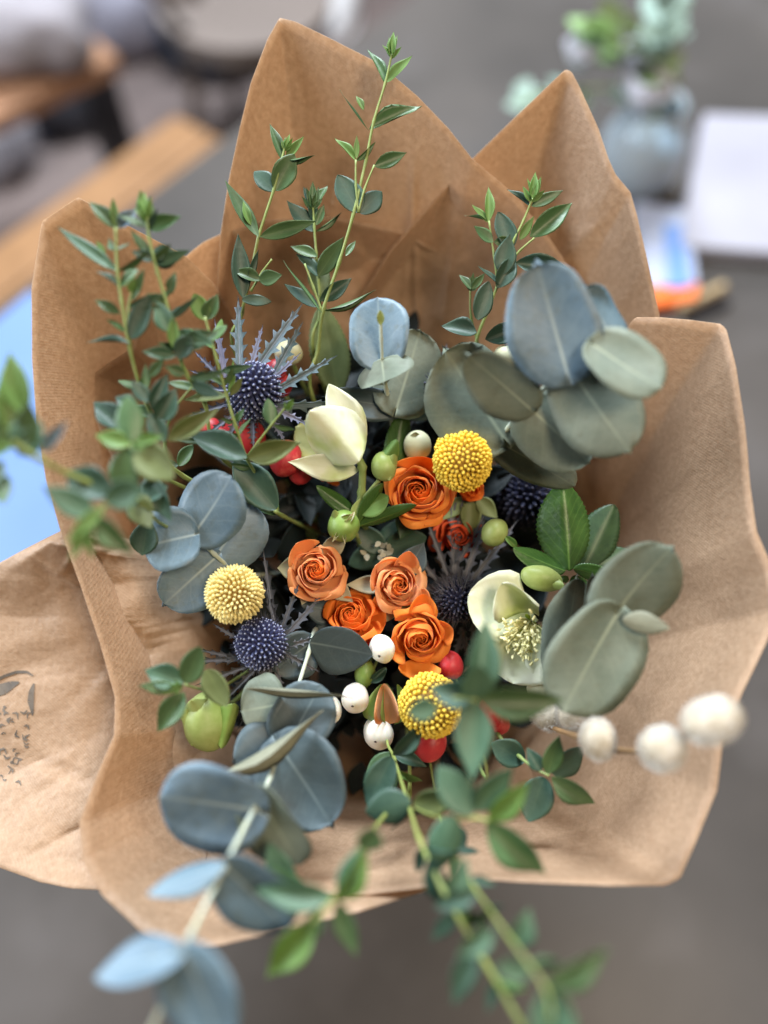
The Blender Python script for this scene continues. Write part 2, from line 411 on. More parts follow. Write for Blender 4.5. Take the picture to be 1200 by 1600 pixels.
VARS = {
    'round': [(0.16, 0.08, 0.030), (-0.14, -0.16, 0.034), (0.26, 0.12, 0.026), (-0.10, 0.18, 0.036), (0.30, -0.12, 0.03), (-0.2, 0.05, 0.04)],
    'oval': [(0.25, 0.10, 0.01), (-0.2, -0.15, 0.012), (0.35, 0.2, 0.01), (0.1, -0.25, 0.01)],
    'lance': [(0.35, 0.12, 0.006), (0.5, -0.18, 0.008), (0.2, 0.25, 0.006), (0.6, -0.05, 0.01)],
    'petal': [(0.85, 0.25, 0.02), (1.1, 0.4, 0.025), (0.5, 0.1, 0.03), (-0.9, -0.3, 0.02)],
    'serrate': [(0.1, -0.12, 0.012), (0.15, 0.15, 0.01)],
    'deepcup': [(1.35, -0.25, 0.012)],
}
LEAFM = {}
def leaf_mesh(kind, var, m, fold=0.0):
    key = (kind, var, m.name, fold)
    if key not in LEAFM:
        vs = VARS[kind]; cup, bend, wave = vs[var % len(vs)]
        me = make_leaf_mesh('cupround' if kind == 'deepcup' else kind, cup, bend, wave, fold, seed=hash((kind == 'round', var)) % 1000 + var * 7)
        me.materials.append(m)
        LEAFM[key] = me
    return LEAFM[key]

def orient(base, tip, width, roll, refn=None):
    y = (tip - base); Ln = y.length; y = y.normalized()
    n = (refn or F); n = (n - y * n.dot(y))
    n = n.normalized() if n.length > 1e-6 else U.copy()
    n = Matrix.Rotation(radians(roll), 3, y) @ n
    x = y.cross(n)
    zs = sqrt(Ln * width)
    M = Matrix((x * width, y * Ln, n * zs)).transposed().to_4x4()
    M.translation = base
    return M

def place(name, me, parent, M):
    o = link(name, me, parent)
    o0 = root_loc(parent)
    M = M.copy(); M.translation = M.translation - o0
    o.matrix_basis = M
    return o

_cnt = [0]
def leaf(parent, x, y, z, ang, Lpx, Wpx, roll=0, dz=0.0, kind='lance', m=None, name='leaf', var=None, fold=0.0):
    s = z / FPX
    base = P(x, y, z)
    a = radians(ang)
    L3 = Lpx * s
    tip = base + V(cos(a) * L3, sin(a) * L3, dz)
    _cnt[0] += 1
    if var is None: var = _cnt[0] * 7 % (6 if kind == 'round' else 4)
    if kind == 'round': Wpx *= 1.10
    me = leaf_mesh(kind, var, m or M_leaf, fold)
    return place(name, me, parent, orient(base, tip, Wpx * s, roll))

def leaves(parent, z, rows, kind='lance', m=None):
    """rows: (x, y, angle, length, width[, roll, dz, kind, material])"""
    for r in rows:
        x, y, a, l, w = r[:5]
        roll = r[5] if len(r) > 5 else random.uniform(-22, 22)
        dz = r[6] if len(r) > 6 else random.uniform(-0.004, 0.006)
        k = (r[7] if len(r) > 7 else None) or kind
        mm = (r[8] if len(r) > 8 else None) or m or M_leaf
        zz = z + (r[9] if len(r) > 9 else 0)
        leaf(parent, x, y, zz, a, l, w, roll, dz, k, mm)

def tipcluster(parent, x, y, z, ang, size, m=None):
    """the folded young leaves at the end of a shoot"""
    for da, l, w in ((0, 1.0, 0.32), (-16, 0.85, 0.26), (15, 0.8, 0.24), (-42, 0.55, 0.2), (40, 0.6, 0.2)):
        leaf(parent, x, y, z, ang + da, size * l, size * w, random.uniform(-50, 50), 0.002, 'lance', m or M_leafb, name='young_leaf')

# ------------------------------------------------------------------ setting: floor, table and the things about it
FLOOR = mat('floor_concrete', (0.165, 0.125, 0.115), (0.21, 0.165, 0.15), rough=0.45, nscale=1.2, bump=0.05, bscale=20)
fl = link('floor', mesh_from([(-8, -6, 0), (8, -6, 0), (8, 12, 0), (-8, 12, 0)], [(0, 1, 2, 3)], 'floor', False), None, FLOOR)
fl['kind'] = 'structure'; fl['label'] = 'brown grey polished floor'

def box_bm(bm, c, size, rot=None, bevel=0.0):
    M = Matrix.Translation(c) @ (rot.to_4x4() if rot else Matrix.Identity(4)) @ Matrix.Diagonal((*size, 1))
    r = bmesh.ops.create_cube(bm, size=1.0, matrix=M)
    if bevel > 0:
        es = list({e for v in r['verts'] for e in v.link_edges})
        bmesh.ops.bevel(bm, geom=es, offset=bevel, segments=3, affect='EDGES', profile=0.5)
    return bm

def bm_obj(name, bm, m, parent=None, loc=None, smooth=False):
    me = bpy.data.meshes.new(name); bm.to_mesh(me); bm.free()
    if smooth: me.polygons.foreach_set('use_smooth', [True] * len(me.polygons))
    return link(name, me, parent, m, loc)

def boxo(name, c, size, m, parent, rot=None, bevel=0.003):
    bm = bmesh.new(); o0 = root_loc(parent)
    box_bm(bm, Vector(c) - o0, size, rot, bevel)
    return bm_obj(name, bm, m, parent)

ea = G(0, 478, TABLE_H); eb = G(372, 198, TABLE_H)
ed = (eb - ea).normalized(); en = Vector((ed.y, -ed.x, 0))     # en points into the table
if en.dot(Vector((0, 0, TABLE_H)) - ea) < 0: en = -en
trot = Matrix((ed, en, Vector((0, 0, 1)))).transposed()
TW, TL = 1.7, 3.6
M_table = mat('table_grey', (0.058, 0.053, 0.049), (0.088, 0.078, 0.071), rough=0.3, spec=0.08, nscale=2.2, bump=0.06, bscale=60, mottle=(5, (0.105, 0.095, 0.09), 0.8))
M_metal = mat('dark_metal', (0.03, 0.03, 0.035), rough=0.4, metallic=0.6)
tc_ = ea + ed * 0.9 + en * (TW / 2)
tb = thing('table', 'dark grey smooth table top under the bouquet', 'table', (tc_.x, tc_.y, 0))
boxo('table_top', (tc_.x, tc_.y, TABLE_H - 0.02), (TL, TW, 0.04), M_table, tb, trot, 0.004)
for sx in (-1, 1):
    for sy in (-1, 1):
        c = tc_ + ed * sx * (TL / 2 - 0.15) + en * sy * (TW / 2 - 0.12)
        boxo('leg', (c.x, c.y, (TABLE_H - 0.04) / 2), (0.06, 0.06, TABLE_H - 0.042), M_metal, tb, trot)

# wooden benches beyond the table
M_wood = mat('bench_wood', (0.22, 0.115, 0.05), (0.29, 0.155, 0.07), rough=0.45, nscale=9, bump=0.1)
M_wood2 = mat('bench_wood_pink', (0.40, 0.21, 0.12), (0.48, 0.27, 0.16), rough=0.45, nscale=9, bump=0.1)
def bench(lab, a, b, wdt, h, m, legs=((0.07, 0.5), (0.93, 0.5)), legm=None):
    a = Vector((a.x, a.y, h)); b = Vector((b.x, b.y, h))
    d = (b - a); Ln = d.length; d.normalize(); n = Vector((d.y, -d.x, 0))
    rot = Matrix((d, -n, Vector((0, 0, 1)))).transposed()
    c = (a + b) / 2
    t = thing('bench', lab, 'bench', (c.x, c.y, 0), 'wooden benches on the floor')
    for k in (-1, 1):
        boxo('plank', c + n * k * wdt / 4 + Vector((0, 0, -0.02)), (Ln, wdt / 2 - 0.006, 0.04), m, t, rot)
    for f, _ in legs:
        q = a + d * Ln * f
        for k in (-1, 1):
            boxo('leg', Vector((q.x, q.y, 0)) + n * k * (wdt / 2 - 0.05) + Vector((0, 0, (h - 0.04) / 2)), (0.05, 0.05, h - 0.042), legm or M_metal, t, rot)
        boxo('rail', Vector((q.x, q.y, h - 0.07)), (0.04, wdt - 0.16, 0.05), legm or M_metal, t, rot)
    return t
bench('honey brown wooden bench just beyond the grey table edge', G(-165, 590, 0.45), G(335, 212, 0.45), 0.24, 0.45, M_wood)
bench('pinkish wooden bench in the far top left corner', G(-200, 225, 0.45), G(150, 60, 0.45), 0.20, 0.45, M_wood2)

# ------------------------------------------------------------------ the kraft paper wrap
def resample(pts, n):
    ds = [0]
    for i in range(1, len(pts)): ds.append(ds[-1] + (Vector(pts[i][:2]) - Vector(pts[i - 1][:2])).length)
    T = ds[-1]; out = []; j = 0
    for k in range(n + 1):
        s = T * k / n
        while j < len(pts) - 2 and ds[j + 1] < s: j += 1
        f = (s - ds[j]) / max(1e-9, ds[j + 1] - ds[j])
        out.append(tuple(pts[j][c] + (pts[j + 1][c] - pts[j][c]) * f for c in range(3)))
    return out

wrap = thing('paper_wrap', 'brown kraft paper cone wrapped round the flower bouquet', 'wrapping paper', NECK)

def sheet(outline, th0, th1, ring=(600, 870, 330, 350, 0.53), lay=0.0, n=230, nv=50, bulge=0.010, seed=0, crumple=0.0012, belly=None, ringpts=None, folds=()):
    ol = resample(outline, n)
    for _ in range(0):   # take the hardness off the corners
        ol = [ol[0]] + [tuple((ol[i - 1][c] + 10 * ol[i][c] + ol[i + 1][c]) / 12 for c in range(3)) for i in range(1, n)] + [ol[-1]]
    rg = resample(ringpts, n) if ringpts else None
    cx, cy, rx, ry, rz = ring
    o0 = NECK
    verts = []; faces = []; uvs = []
    fold_w = []
    for (x0, y0, x1, y1, zz, fh, fw) in folds:
        a_ = P(x0, y0, zz) - NECK; b_ = P(x1, y1, zz) - NECK
        fold_w.append((a_.dot(R), a_.dot(U), b_.dot(R), b_.dot(U), fh, fw))
    cr_ = random.Random(seed * 13 + 1); creases = []
    for k in range(22):
        o_ = ol[cr_.randrange(len(ol))]; f_ = cr_.uniform(.0, .55)
        c_ = P(o_[0] + (cx - o_[0]) * f_, o_[1] + (cy - o_[1]) * f_, o_[2]) - NECK
        creases.append((c_.dot(R), c_.dot(U), cr_.uniform(0, pi), cr_.choice((-1, 1)) * cr_.uniform(.0016, .0042), cr_.uniform(.0012, .0035), cr_.uniform(.015, .05)))
    for i in range(n + 1):
        f = i / n
        th = radians(th0 + (th1 - th0) * f)
        if rg: ix, iy, iz = rg[i]
        else: ix, iy, iz = cx + rx * cos(th), cy - ry * sin(th), rz
        iz += lay
        A = P(ol[i][0], ol[i][1], ol[i][2] + lay)
        B = P(ix, iy, iz)
        Np = NECK + V(0.020 * cos(th), 0.020 * sin(th), 0) - F * lay * 0.3
        for j in range(nv + 1):
            t = j / nv
            if t < 0.62:
                s = t / 0.62
                p = A.lerp(B, s)
                p = p - F * bulge * sin(pi * s)
                if belly: p = p - F * belly[1] * math.exp(-((s - belly[0]) / 0.18) ** 2) * sin(pi * min(1, f * 1.0))
            else:
                s = (t - 0.62) / 0.38
                # continue downward then in to the neck
                q1 = B + (B - A) * 0.25 * s
                q1 = q1.lerp(Np, s ** 1.15)
                p = q1 - F * 0.02 * sin(pi * s)
            q = (p - o0) * 1.0
            env = min(1.0, t * 8 + 0.25)
            dn = noise.noise(q * 11 + Vector((seed * 7.1, 0, 0))) * 3.2 + noise.noise(q * 34 + Vector((0, seed * 3.3, 0))) * 0.9
            ridge = abs(noise.noise(q * 17 + Vector((seed, seed, 3)))) * 2.0
            vd = noise.voronoi((q + Vector((seed * 3.1, 0, seed))) * 21)[0]
            vd2 = noise.voronoi((q + Vector((0, seed * 2.7, seed))) * 48)[0]
            cr = (min(vd[1] - vd[0], .5) - .25) * .0042 + (min(vd2[1] - vd2[0], .5) - .25) * .0013
            for (fx, fy, gx, gy, fh, fw) in fold_w:
                ex, ey = gx - fx, gy - fy; el = sqrt(ex * ex + ey * ey); ex /= el; ey /= el
                qx = q.dot(R) - fx; qy = q.dot(U) - fy
                al = qx * ex + qy * ey; ac = -qx * ey + qy * ex
                edge_ = min(1.0, max(0.0, min(al, el - al) / (.15 * el) + .5))
                cr += fh * math.exp(-abs(ac) / fw) * edge_
            for (lx, ly, la, lh, lw, ll) in creases:
                qx = q.dot(R) - lx; qy = q.dot(U) - ly
                al = qx * cos(la) + qy * sin(la); ac = -qx * sin(la) + qy * cos(la)
                cr += lh * math.exp(-abs(ac) / lw) * math.exp(-(al / ll) ** 2)
            p = p + F * ((dn - ridge) * crumple * env + cr * min(1, t * 5 + .1))
            verts.append(p - o0); uvs.append((q.dot(R) + seed * 0.37, q.dot(U) * 1.0 + q.dot(F) * 0.6))
    c = nv + 1
    for i in range(n):
        for j in range(nv):
            a = i * c + j
            faces.append((a, a + 1, a + c + 1, a + c))
    me = mesh_from(verts, faces, 'paper_sheet')
    ul = me.uv_layers.new(name='UVMap')
    for lp in me.loops: ul.data[lp.index].uv = uvs[lp.vertex_index]
    o = link('paper_sheet', me, wrap, M_kraft)
    md = o.modifiers.new('thickness', 'SOLIDIFY'); md.thickness = 0.00035; md.offset = 0
    return o

# back left tall flap
sh_A = sheet([(330, 620, .50), (338, 480, .475), (345, 365, .455), (358, 280, .45), (375, 200, .445), (392, 130, .442), (418, 62, .44), (437, 28, .44), (462, 34, .44), (520, 62, .44),
              (590, 98, .44), (652, 150, .445), (700, 200, .45), (738, 248, .455), (800, 300, .465), (850, 360, .475), (905, 440, .49), (945, 560, .51)],
             162, 42, lay=0.0, seed=1, bulge=0.014, folds=[(415, 60, 365, 400, .45, .002, .005), (530, 80, 640, 330, .455, -.002, .006)])
# back right flap, behind it
sh_B = sheet([(560, 470, .50), (610, 390, .485), (680, 310, .472), (738, 248, .462), (812, 176, .452), (884, 108, .445), (893, 112, .445), (905, 135, .445), (935, 200, .444), (952, 250, .443), (962, 272, .443),
              (985, 300, .443), (995, 335, .443), (1012, 410, .445), (1030, 490, .45), (1040, 600, .46), (1030, 760, .48)],
             98, 12, lay=0.006, seed=2, bulge=0.012, folds=[(880, 300, 975, 370, .45, .003, .004), (885, 120, 930, 420, .45, .002, .006)])
# sheet behind the two left flaps, its edge glows through
sh_X = sheet([(215, 830, .47), (185, 740, .455), (150, 660, .45), (125, 600, .448), (165, 570, .448), (205, 545, .448), (228, 480, .45), (252, 430, .452), (290, 400, .455), (318, 378, .457), (345, 366, .459),
              (410, 345, .468), (520, 338, .475), (630, 362, .485), (700, 400, .495)],
             178, 78, lay=0.010, seed=3, bulge=0.010)
# left flap and front lip: one long sheet running round the left and the front
sh_C = sheet([(380, 520, .49), (335, 445, .465), (290, 400, .445), (180, 342, .42), (122, 308, .415), (66, 346, .412), (50, 450, .41), (50, 560, .41),
              (58, 660, .41), (72, 750, .412), (95, 830, .414), (128, 920, .414), (158, 1010, .412), (180, 1090, .408), (178, 1150, .40), (150, 1215, .39), (124, 1285, .38), (130, 1345, .372), (160, 1400, .366), (222, 1458, .36), (280, 1480, .358), (340, 1478, .358), (450, 1452, .36),
              (560, 1425, .363), (690, 1384, .385), (770, 1340, .42), (830, 1270, .455), (880, 1200, .485), (920, 1100, .50)],
             135, 335, lay=0.0, seed=4, bulge=0.012, n=330, folds=[(75, 350, 130, 640, .42, .002, .006), (200, 1120, 240, 1420, .40, -.006, .010), (100, 700, 190, 860, .43, -.003, .006)])
# lower left sheet that turns outward
sh_D = sheet([(112, 806, .45), (104, 826, .437), (40, 858, .440), (-20, 890, .446), (-140, 960, .456), (-170, 1100, .452), (-120, 1270, .435), (-40, 1335, .415), (0, 1357, .408), (60, 1380, .400), (110, 1390, .394), (160, 1394, .390),
              (240, 1400, .39), (320, 1395, .40)],
             178, 246, lay=0.006, seed=5, bulge=-0.006, crumple=0.0024, ringpts=[(190, 840, .455), (215, 900, .452), (235, 1000, .45), (255, 1100, .445), (285, 1200, .44), (330, 1290, .43)])
# unseen extra sheet added behind the flaps to block light and darken the inside
sh_Y = sheet([(150, 1010, .475), (140, 900, .475), (135, 760, .475), (205, 560, .485), (262, 470, .495), (420, 392, .505), (560, 400, .51), (640, 372, .51), (780, 440, .51), (900, 470, .505), (1000, 600, .49), (1050, 760, .47), (1050, 960, .455), (1000, 1130, .455),
              (860, 1250, .455), (700, 1320, .45), (540, 1340, .45), (370, 1300, .45), (250, 1190, .455), (180, 1090, .465)],
             188, -150, lay=0.014, seed=9, bulge=0.006, n=260)
# right sheet, in front of the others
sh_G = sheet([(905, 700, .50), (935, 600, .475), (965, 530, .455), (992, 496, .44), (1030, 496, .43), (1080, 500, .42), (1128, 506, .412), (1136, 516, .41), (1150, 575, .405), (1163, 660, .40), (1172, 760, .395), (1182, 830, .39), (1206, 885, .385), (1222, 950, .38),
              (1195, 1010, .378), (1160, 1080, .376), (1128, 1165, .374), (1120, 1235, .372), (1090, 1310, .37), (1062, 1372, .368), (1040, 1383, .367), (950, 1384, .366), (860, 1380, .366), (760, 1376, .368), (690, 1384, .37), (560, 1400, .378), (440, 1390, .39)],
             28, -112, lay=-0.002, seed=7, bulge=0.012, n=260, folds=[(690, 1378, 1015, 1185, .395, -.006, .005), (1045, 510, 1075, 800, .42, .003, .006), (1110, 900, 1180, 1010, .39, -.003, .006)])
for s_, lab in ((sh_A, 'tall pointed back flap of the kraft paper, left of the notch'), (sh_B, 'pointed back flap of the kraft paper, right of the notch'),
                (sh_C, 'long sheet of the kraft paper, clipped left corner running into the rounded front lip'), (sh_D, 'rumpled outer flap with a printed mark at lower left'),
                (sh_G, 'wide right-hand flap of the kraft paper with a squared corner')):
    s_['label'] = lab

# printed mark on the lower-left flap, laid onto the sheet itself
def decal(sheet_o, strokes, name, m, lift=0.0006):
    me = sheet_o.data
    bvh = BVHTree.FromPolygons([v.co + NECK for v in me.vertices], [tuple(p.vertices) for p in me.polygons])
    verts = []; faces = []
    def proj(x, y):
        d = (P(x, y, 1.0) - CAM).normalized()
        hit = bvh.ray_cast(CAM, d)
        return (hit[0] - d * lift) if hit[0] else None
    for st in strokes:
        for k in range(len(st) - 1):
            (x0, y0, w0), (x1, y1, w1) = st[k], st[k + 1]
            dx, dy = x1 - x0, y1 - y0; l = max(1e-6, sqrt(dx * dx + dy * dy)); nx, ny = -dy / l, dx / l
            q = [proj(x0 + nx * w0 / 2, y0 + ny * w0 / 2), proj(x0 - nx * w0 / 2, y0 - ny * w0 / 2), proj(x1 - nx * w1 / 2, y1 - ny * w1 / 2), proj(x1 + nx * w1 / 2, y1 + ny * w1 / 2)]
            if all(q):
                b = len(verts); verts += [p - NECK for p in q]; faces.append((b, b + 1, b + 2, b + 3))
    o = link(name, mesh_from(verts, faces, name), None, m)
    o.parent = sheet_o
    return o
rm_ = random.Random(5)
strokes = [[(-30, 1080, 4), (-12, 1066, 5), (8, 1056, 5), (26, 1050, 5), (42, 1050, 4), (52, 1056, 2)],
           [(-30, 1088, 10), (-10, 1082, 16), (6, 1076, 18), (18, 1070, 12), (30, 1066, 3)],
           [(53, 1068, 3), (49, 1082, 9), (48, 1096, 10), (50, 1108, 6), (51, 1118, 2)]]
for k in range(60):
    x = rm_.uniform(-25, 46); y = rm_.uniform(1098, 1225)
    a = rm_.uniform(0, 6.28); l = rm_.uniform(3, 9)
    if rm_.random() < (y - 1098) / 260: continue
    strokes.append([(x, y, rm_.uniform(1, 2.5)), (x + cos(a) * l, y + sin(a) * l, rm_.uniform(2, 4.5)), (x + cos(a + .8) * l * 1.7, y + sin(a + .8) * l * 1.7, 1)])
dc = decal(sh_D, strokes, 'printed_mark', M_ink)
dc['label'] = 'faded dark ink emblem printed on the paper'

# ------------------------------------------------------------------ filler leaves added inside the cone, near-black to paint its deep shade (uncountable)
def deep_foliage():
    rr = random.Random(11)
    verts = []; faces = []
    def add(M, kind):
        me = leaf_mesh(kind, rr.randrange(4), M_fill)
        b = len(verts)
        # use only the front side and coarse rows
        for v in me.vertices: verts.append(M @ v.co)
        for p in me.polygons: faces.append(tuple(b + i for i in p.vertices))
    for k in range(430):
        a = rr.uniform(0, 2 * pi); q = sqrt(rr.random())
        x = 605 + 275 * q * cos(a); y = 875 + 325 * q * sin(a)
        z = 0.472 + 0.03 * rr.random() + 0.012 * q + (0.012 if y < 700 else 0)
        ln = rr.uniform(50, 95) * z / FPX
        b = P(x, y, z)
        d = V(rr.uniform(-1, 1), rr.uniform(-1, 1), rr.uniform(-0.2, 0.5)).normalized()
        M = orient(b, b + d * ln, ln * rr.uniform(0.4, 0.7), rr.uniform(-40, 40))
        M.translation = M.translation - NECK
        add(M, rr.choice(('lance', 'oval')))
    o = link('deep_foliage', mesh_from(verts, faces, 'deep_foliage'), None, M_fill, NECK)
    o['kind'] = 'stuff'; o['label'] = 'filler leaves packed deep between the flowers, coloured near-black as shade'
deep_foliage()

def down_stem(parent, x, y, z, m=None, r=0.0012, spread=0.02):
    """stem from the flower head through the tied neck and on to the table"""
    h = P(x, y, z)
    k = (h - NECK)
    rad = Vector((k.dot(R), k.dot(U), 0))
    nk = NECK + V(rad.x * 0.10, rad.y * 0.10)
    low = nk + Vector((-rad.x * 0.35, rad.y * -0.35 - 0.0, 0)) 
    end = Vector((nk.x - rad.x * 0.5, nk.y + 0.05 - rad.y * 0.5, TABLE_H + 0.004))
    mid = h.lerp(nk, 0.4) + V(rad.x * 0.12, rad.y * 0.12, 0)
    return stem(parent, [h, h.lerp(mid, 0.5), mid, nk, nk.lerp(end, 0.5), end], r, r * 1.4, m or M_stem, n=5)

# ------------------------------------------------------------------ eucalyptus with large round leaves
def euc(label, stempts, rows, m=M_euc, sm=M_stemp, r0=0.0014, r1=0.001):
    b = thing('eucalyptus_branch', label, 'eucalyptus', NECK, 'round-leaved eucalyptus stems')
    st = [P(*p) for p in stempts]
    h = st[0]
    k = (h - NECK); nk = NECK + V(k.dot(R) * 0.1, k.dot(U) * 0.1)
    end = Vector((nk.x - k.dot(R) * 0.4, nk.y + 0.05, TABLE_H + 0.004))
    stem(b, [end, nk, h.lerp(nk, 0.55), h.lerp(nk, 0.25) + V(k.dot(R) * 0.06, k.dot(U) * 0.06)] + st, r0 * 1.4, r1, sm)
    for r in rows:
        x, y, z, a, l, w, roll, dz = r[:8]
        mm = r[8] if len(r) > 8 else m
        kd = r[9] if len(r) > 9 else 'round'
        leaf(b, x, y, z, a, l, w, roll, dz, kd, mm, var=r[10] if len(r) > 10 else None)
    return b

euc('four blue round eucalyptus leaves on the left, above the pale yellow ball flower',
    [(372, 900, .44), (355, 884, .432), (335, 866, .425), (302, 834, .42)],
    [(338, 868, .430, 55, 98, 98, 8, 0.002), (336, 872, .428, 222, 102, 88, -12, 0.002),
     (303, 834, .418, 52, 112, 100, -8, 0.006), (302, 836, .416, 192, 76, 94, 12, 0.006)])
e2 = euc('big blue-grey round eucalyptus leaves at upper right, bending over the paper edge',
    [(745, 735, .45), (762, 705, .435), (785, 680, .42), (822, 634, .395), (870, 590, .385), (905, 570, .38), (945, 556, .375), (962, 540, .372)],
    [(786, 684, .415, 125, 160, 145, 10, 0.004, M_eucg), (770, 686, .425, -28, 148, 62, 35, -0.002, M_eucg),
     (826, 636, .394, 318, 130, 100, 8, 0.0, M_eucg), (826, 636, .390, 141, 125, 80, -28, 0.008, M_eucg),
     (893, 580, .382, 305, 152, 120, 12, 0.0, M_eucg), (886, 582, .376, 107, 168, 128, -12, 0.004, M_euc, 'round', 2),
     (962, 542, .376, 118, 104, 84, 16, 0.0, M_euc), (930, 540, .366, 320, 118, 92, -10, 0.008, M_eucg)])
e3 = euc('pale blue eucalyptus leaf pair with a bare bud stalk at top centre',
    [(612, 650, .455), (604, 610, .44), (597, 566, .42)],
    [(620, 636, .442, 72, 128, 100, 10, 0.0, M_eucg), (622, 636, .445, 172, 112, 46, -10, 0.0, M_eucd),
     (628, 640, .450, 10, 60, 40, 10, 0, M_eucd),
     (597, 566, .418, 95, 100, 88, -10, 0.004), (597, 564, .416, 277, 40, 90, 25, 0.006, M_eucg)])
stem(e3, [(597, 562, .417), (596, 530, .410), (595, 502, .405)], 0.0009, 0.0007, M_stemp, name='bud_stalk')
leaf(e3, 595, 508, .404, 92, 22, 12, 0, 0.002, 'oval', M_bud, name='bud')
euc('two grey-green round eucalyptus leaves at right beside the open hellebore',
    [(880, 1000, .45), (910, 990, .42), (945, 978, .39), (962, 970, .384)],
    [(870, 1046, .410, 74, 145, 78, 30, 0.004, M_eucg), (930, 975, .41, 96, 76, 40, 20, 0.0, M_eucg),
     (952, 974, .383, 56, 148, 116, 8, 0.002, M_eucg, 'round', 3), (962, 964, .380, 238, 168, 138, -6, 0.002, M_eucg, 'round', 0),
     (972, 968, .378, 350, 62, 36, 10, 0.010, M_euct, 'oval')])
e5 = euc('long arching eucalyptus branch at lower left, leaves in pairs, tip near the bottom edge',
    [(492, 985, .44), (482, 1020, .43), (462, 1085, .415), (440, 1160, .40), (422, 1215, .375), (398, 1262, .35), (352, 1352, .32), (298, 1462, .30), (236, 1612, .285)],
    [(484, 1004, .428, 352, 100, 92, 24, 0.0, M_eucd, 'oval', 0), (486, 1002, .440, 22, 76, 44, -30, -.004, M_eucd, 'oval', 2), (486, 1004, .433, 215, 70, 66, -15, 0.0, M_eucd),
     (448, 1168, .400, 195, 82, 88, 10, 0.0, M_eucd), (452, 1160, .402, 62, 100, 92, -10, 0.0, M_eucd), (440, 1100, .41, 190, 62, 92, 10, 0.0, M_eucg),
     (436, 1164, .392, 307, 140, 126, 6, 0.004, M_eucd, 'round', 2),
     (383, 1076, .398, 2, 170, 44, 62, 0.0, M_euct, 'lance', 2), (338, 1213, .38, 27, 194, 46, 56, 0.0, M_euct, 'lance', 1),
     (402, 1268, .350, 168, 152, 142, -14, 0.0, M_euc, 'round', 0), (402, 1240, .352, 298, 134, 92, 18, 0.0, M_eucg),
     (352, 1352, .315, 196, 132, 60, 62, 0.0, M_euc, 'oval'), (352, 1356, .320, 316, 138, 112, 12, -0.004, M_euc),
     (290, 1490, .285, 188, 152, 80, 60, 0.0, M_euc, 'oval'), (290, 1492, .285, 292, 150, 120, 10, -0.004, M_euc)], r0=0.0009, r1=0.0010, sm=M_stemp)

# ------------------------------------------------------------------ small-leaved green sprays
def spray(label, main, rows, z, m=M_leaf, sm=M_stem, tips=(), twigs=(), r0=0.0010, r1=0.0006, to_neck=True, extra=0, ex_scale=1.0):
    b = thing('green_spray', label, 'foliage', NECK, 'narrow-leaved green sprays')
    st = [P(*p) for p in main]
    pts = st
    if to_neck:
        k = st[0] - NECK; nk = NECK + V(k.dot(R) * 0.1, k.dot(U) * 0.1)
        pts = [Vector((nk.x - k.dot(R) * 0.4, nk.y + 0.05, TABLE_H + 0.004)), nk, st[0].lerp(nk, 0.5) + V(k.dot(R) * 0.05, k.dot(U) * 0.05)] + st
    stem(b, pts, r0 * 1.3, r1, sm)
    for tw in twigs: stem(b, tw, r0 * 0.7, r1 * 0.8, sm, name='twig', n=4, seg=6)
    leaves(b, z, [tuple(list(q[:3]) + [q[3] * 1.03, q[4] * 1.04] + list(q[5:])) for q in rows], m=m)
    se = random.Random(len(rows) * 31 + int(main[0][0]))
    for a_, b_ in zip(main[:-1], main[1:]):
        if extra <= 0: break
        for kk in range(extra):
            f_ = se.uniform(.1, .9)
            x_, y_, z_ = (a_[c] + (b_[c] - a_[c]) * f_ for c in range(3))
            sa = math.degrees(math.atan2(-(b_[1] - a_[1]), b_[0] - a_[0]))
            for sg in (-1, 1):
                L_ = se.uniform(22, 46) * ex_scale
                leaf(b, x_, y_, z_ + .001, sa + sg * se.uniform(35, 75), L_, L_ * se.uniform(.3, .55), se.uniform(-60, 60), se.uniform(-.006, .006), se.choice(('lance', 'lance', 'oval')), se.choice((m, M_leafd, m, M_leafb if se.random() < .4 else m)))
    for t in tips: tipcluster(b, *t)
    return b

D_ = M_leafd; B_ = M_leafb; T_ = M_leaft; O_ = M_leafo
spray('tallest green spray standing against the back flap of the paper',
      [(488, 620, .46), (497, 545, .45), (505, 485, .44), (530, 410, .435), (552, 335, .43), (572, 250, .43), (584, 190, .428), (602, 130, .426), (612, 85, .425)],
      [(602, 130, 113, 62, 18, 30), (603, 129, 38, 52, 20, -20, .004, None, M_leafb), (577, 202, 27, 90, 26, -15), (576, 204, 133, 72, 14, 78), (568, 172, 115, 26, 10, 10, 0, None, B_),
       (585, 260, 27, 54, 22, 20), (555, 250, 132, 46, 14, 25, 0, None, B_), (557, 248, 90, 34, 9, 10, 0, None, B_), (556, 252, 40, 42, 10, 50), (562, 332, 122, 64, 42, 8, 0, 'oval', D_), (562, 333, 45, 50, 32, 12, 0, 'oval', D_),
       (502, 488, 132, 96, 18, 72), (506, 486, 20, 86, 14, 75), (540, 400, 60, 30, 10)], .43,
      tips=[(612, 92, .425, 86, 40)],
      twigs=[[(560, 332, .43), (556, 290, .428), (556, 250, .427)], [(560, 332, .43), (570, 295, .428), (585, 258, .427)], [(503, 487, .44), (490, 450, .437), (476, 412, .435)]])
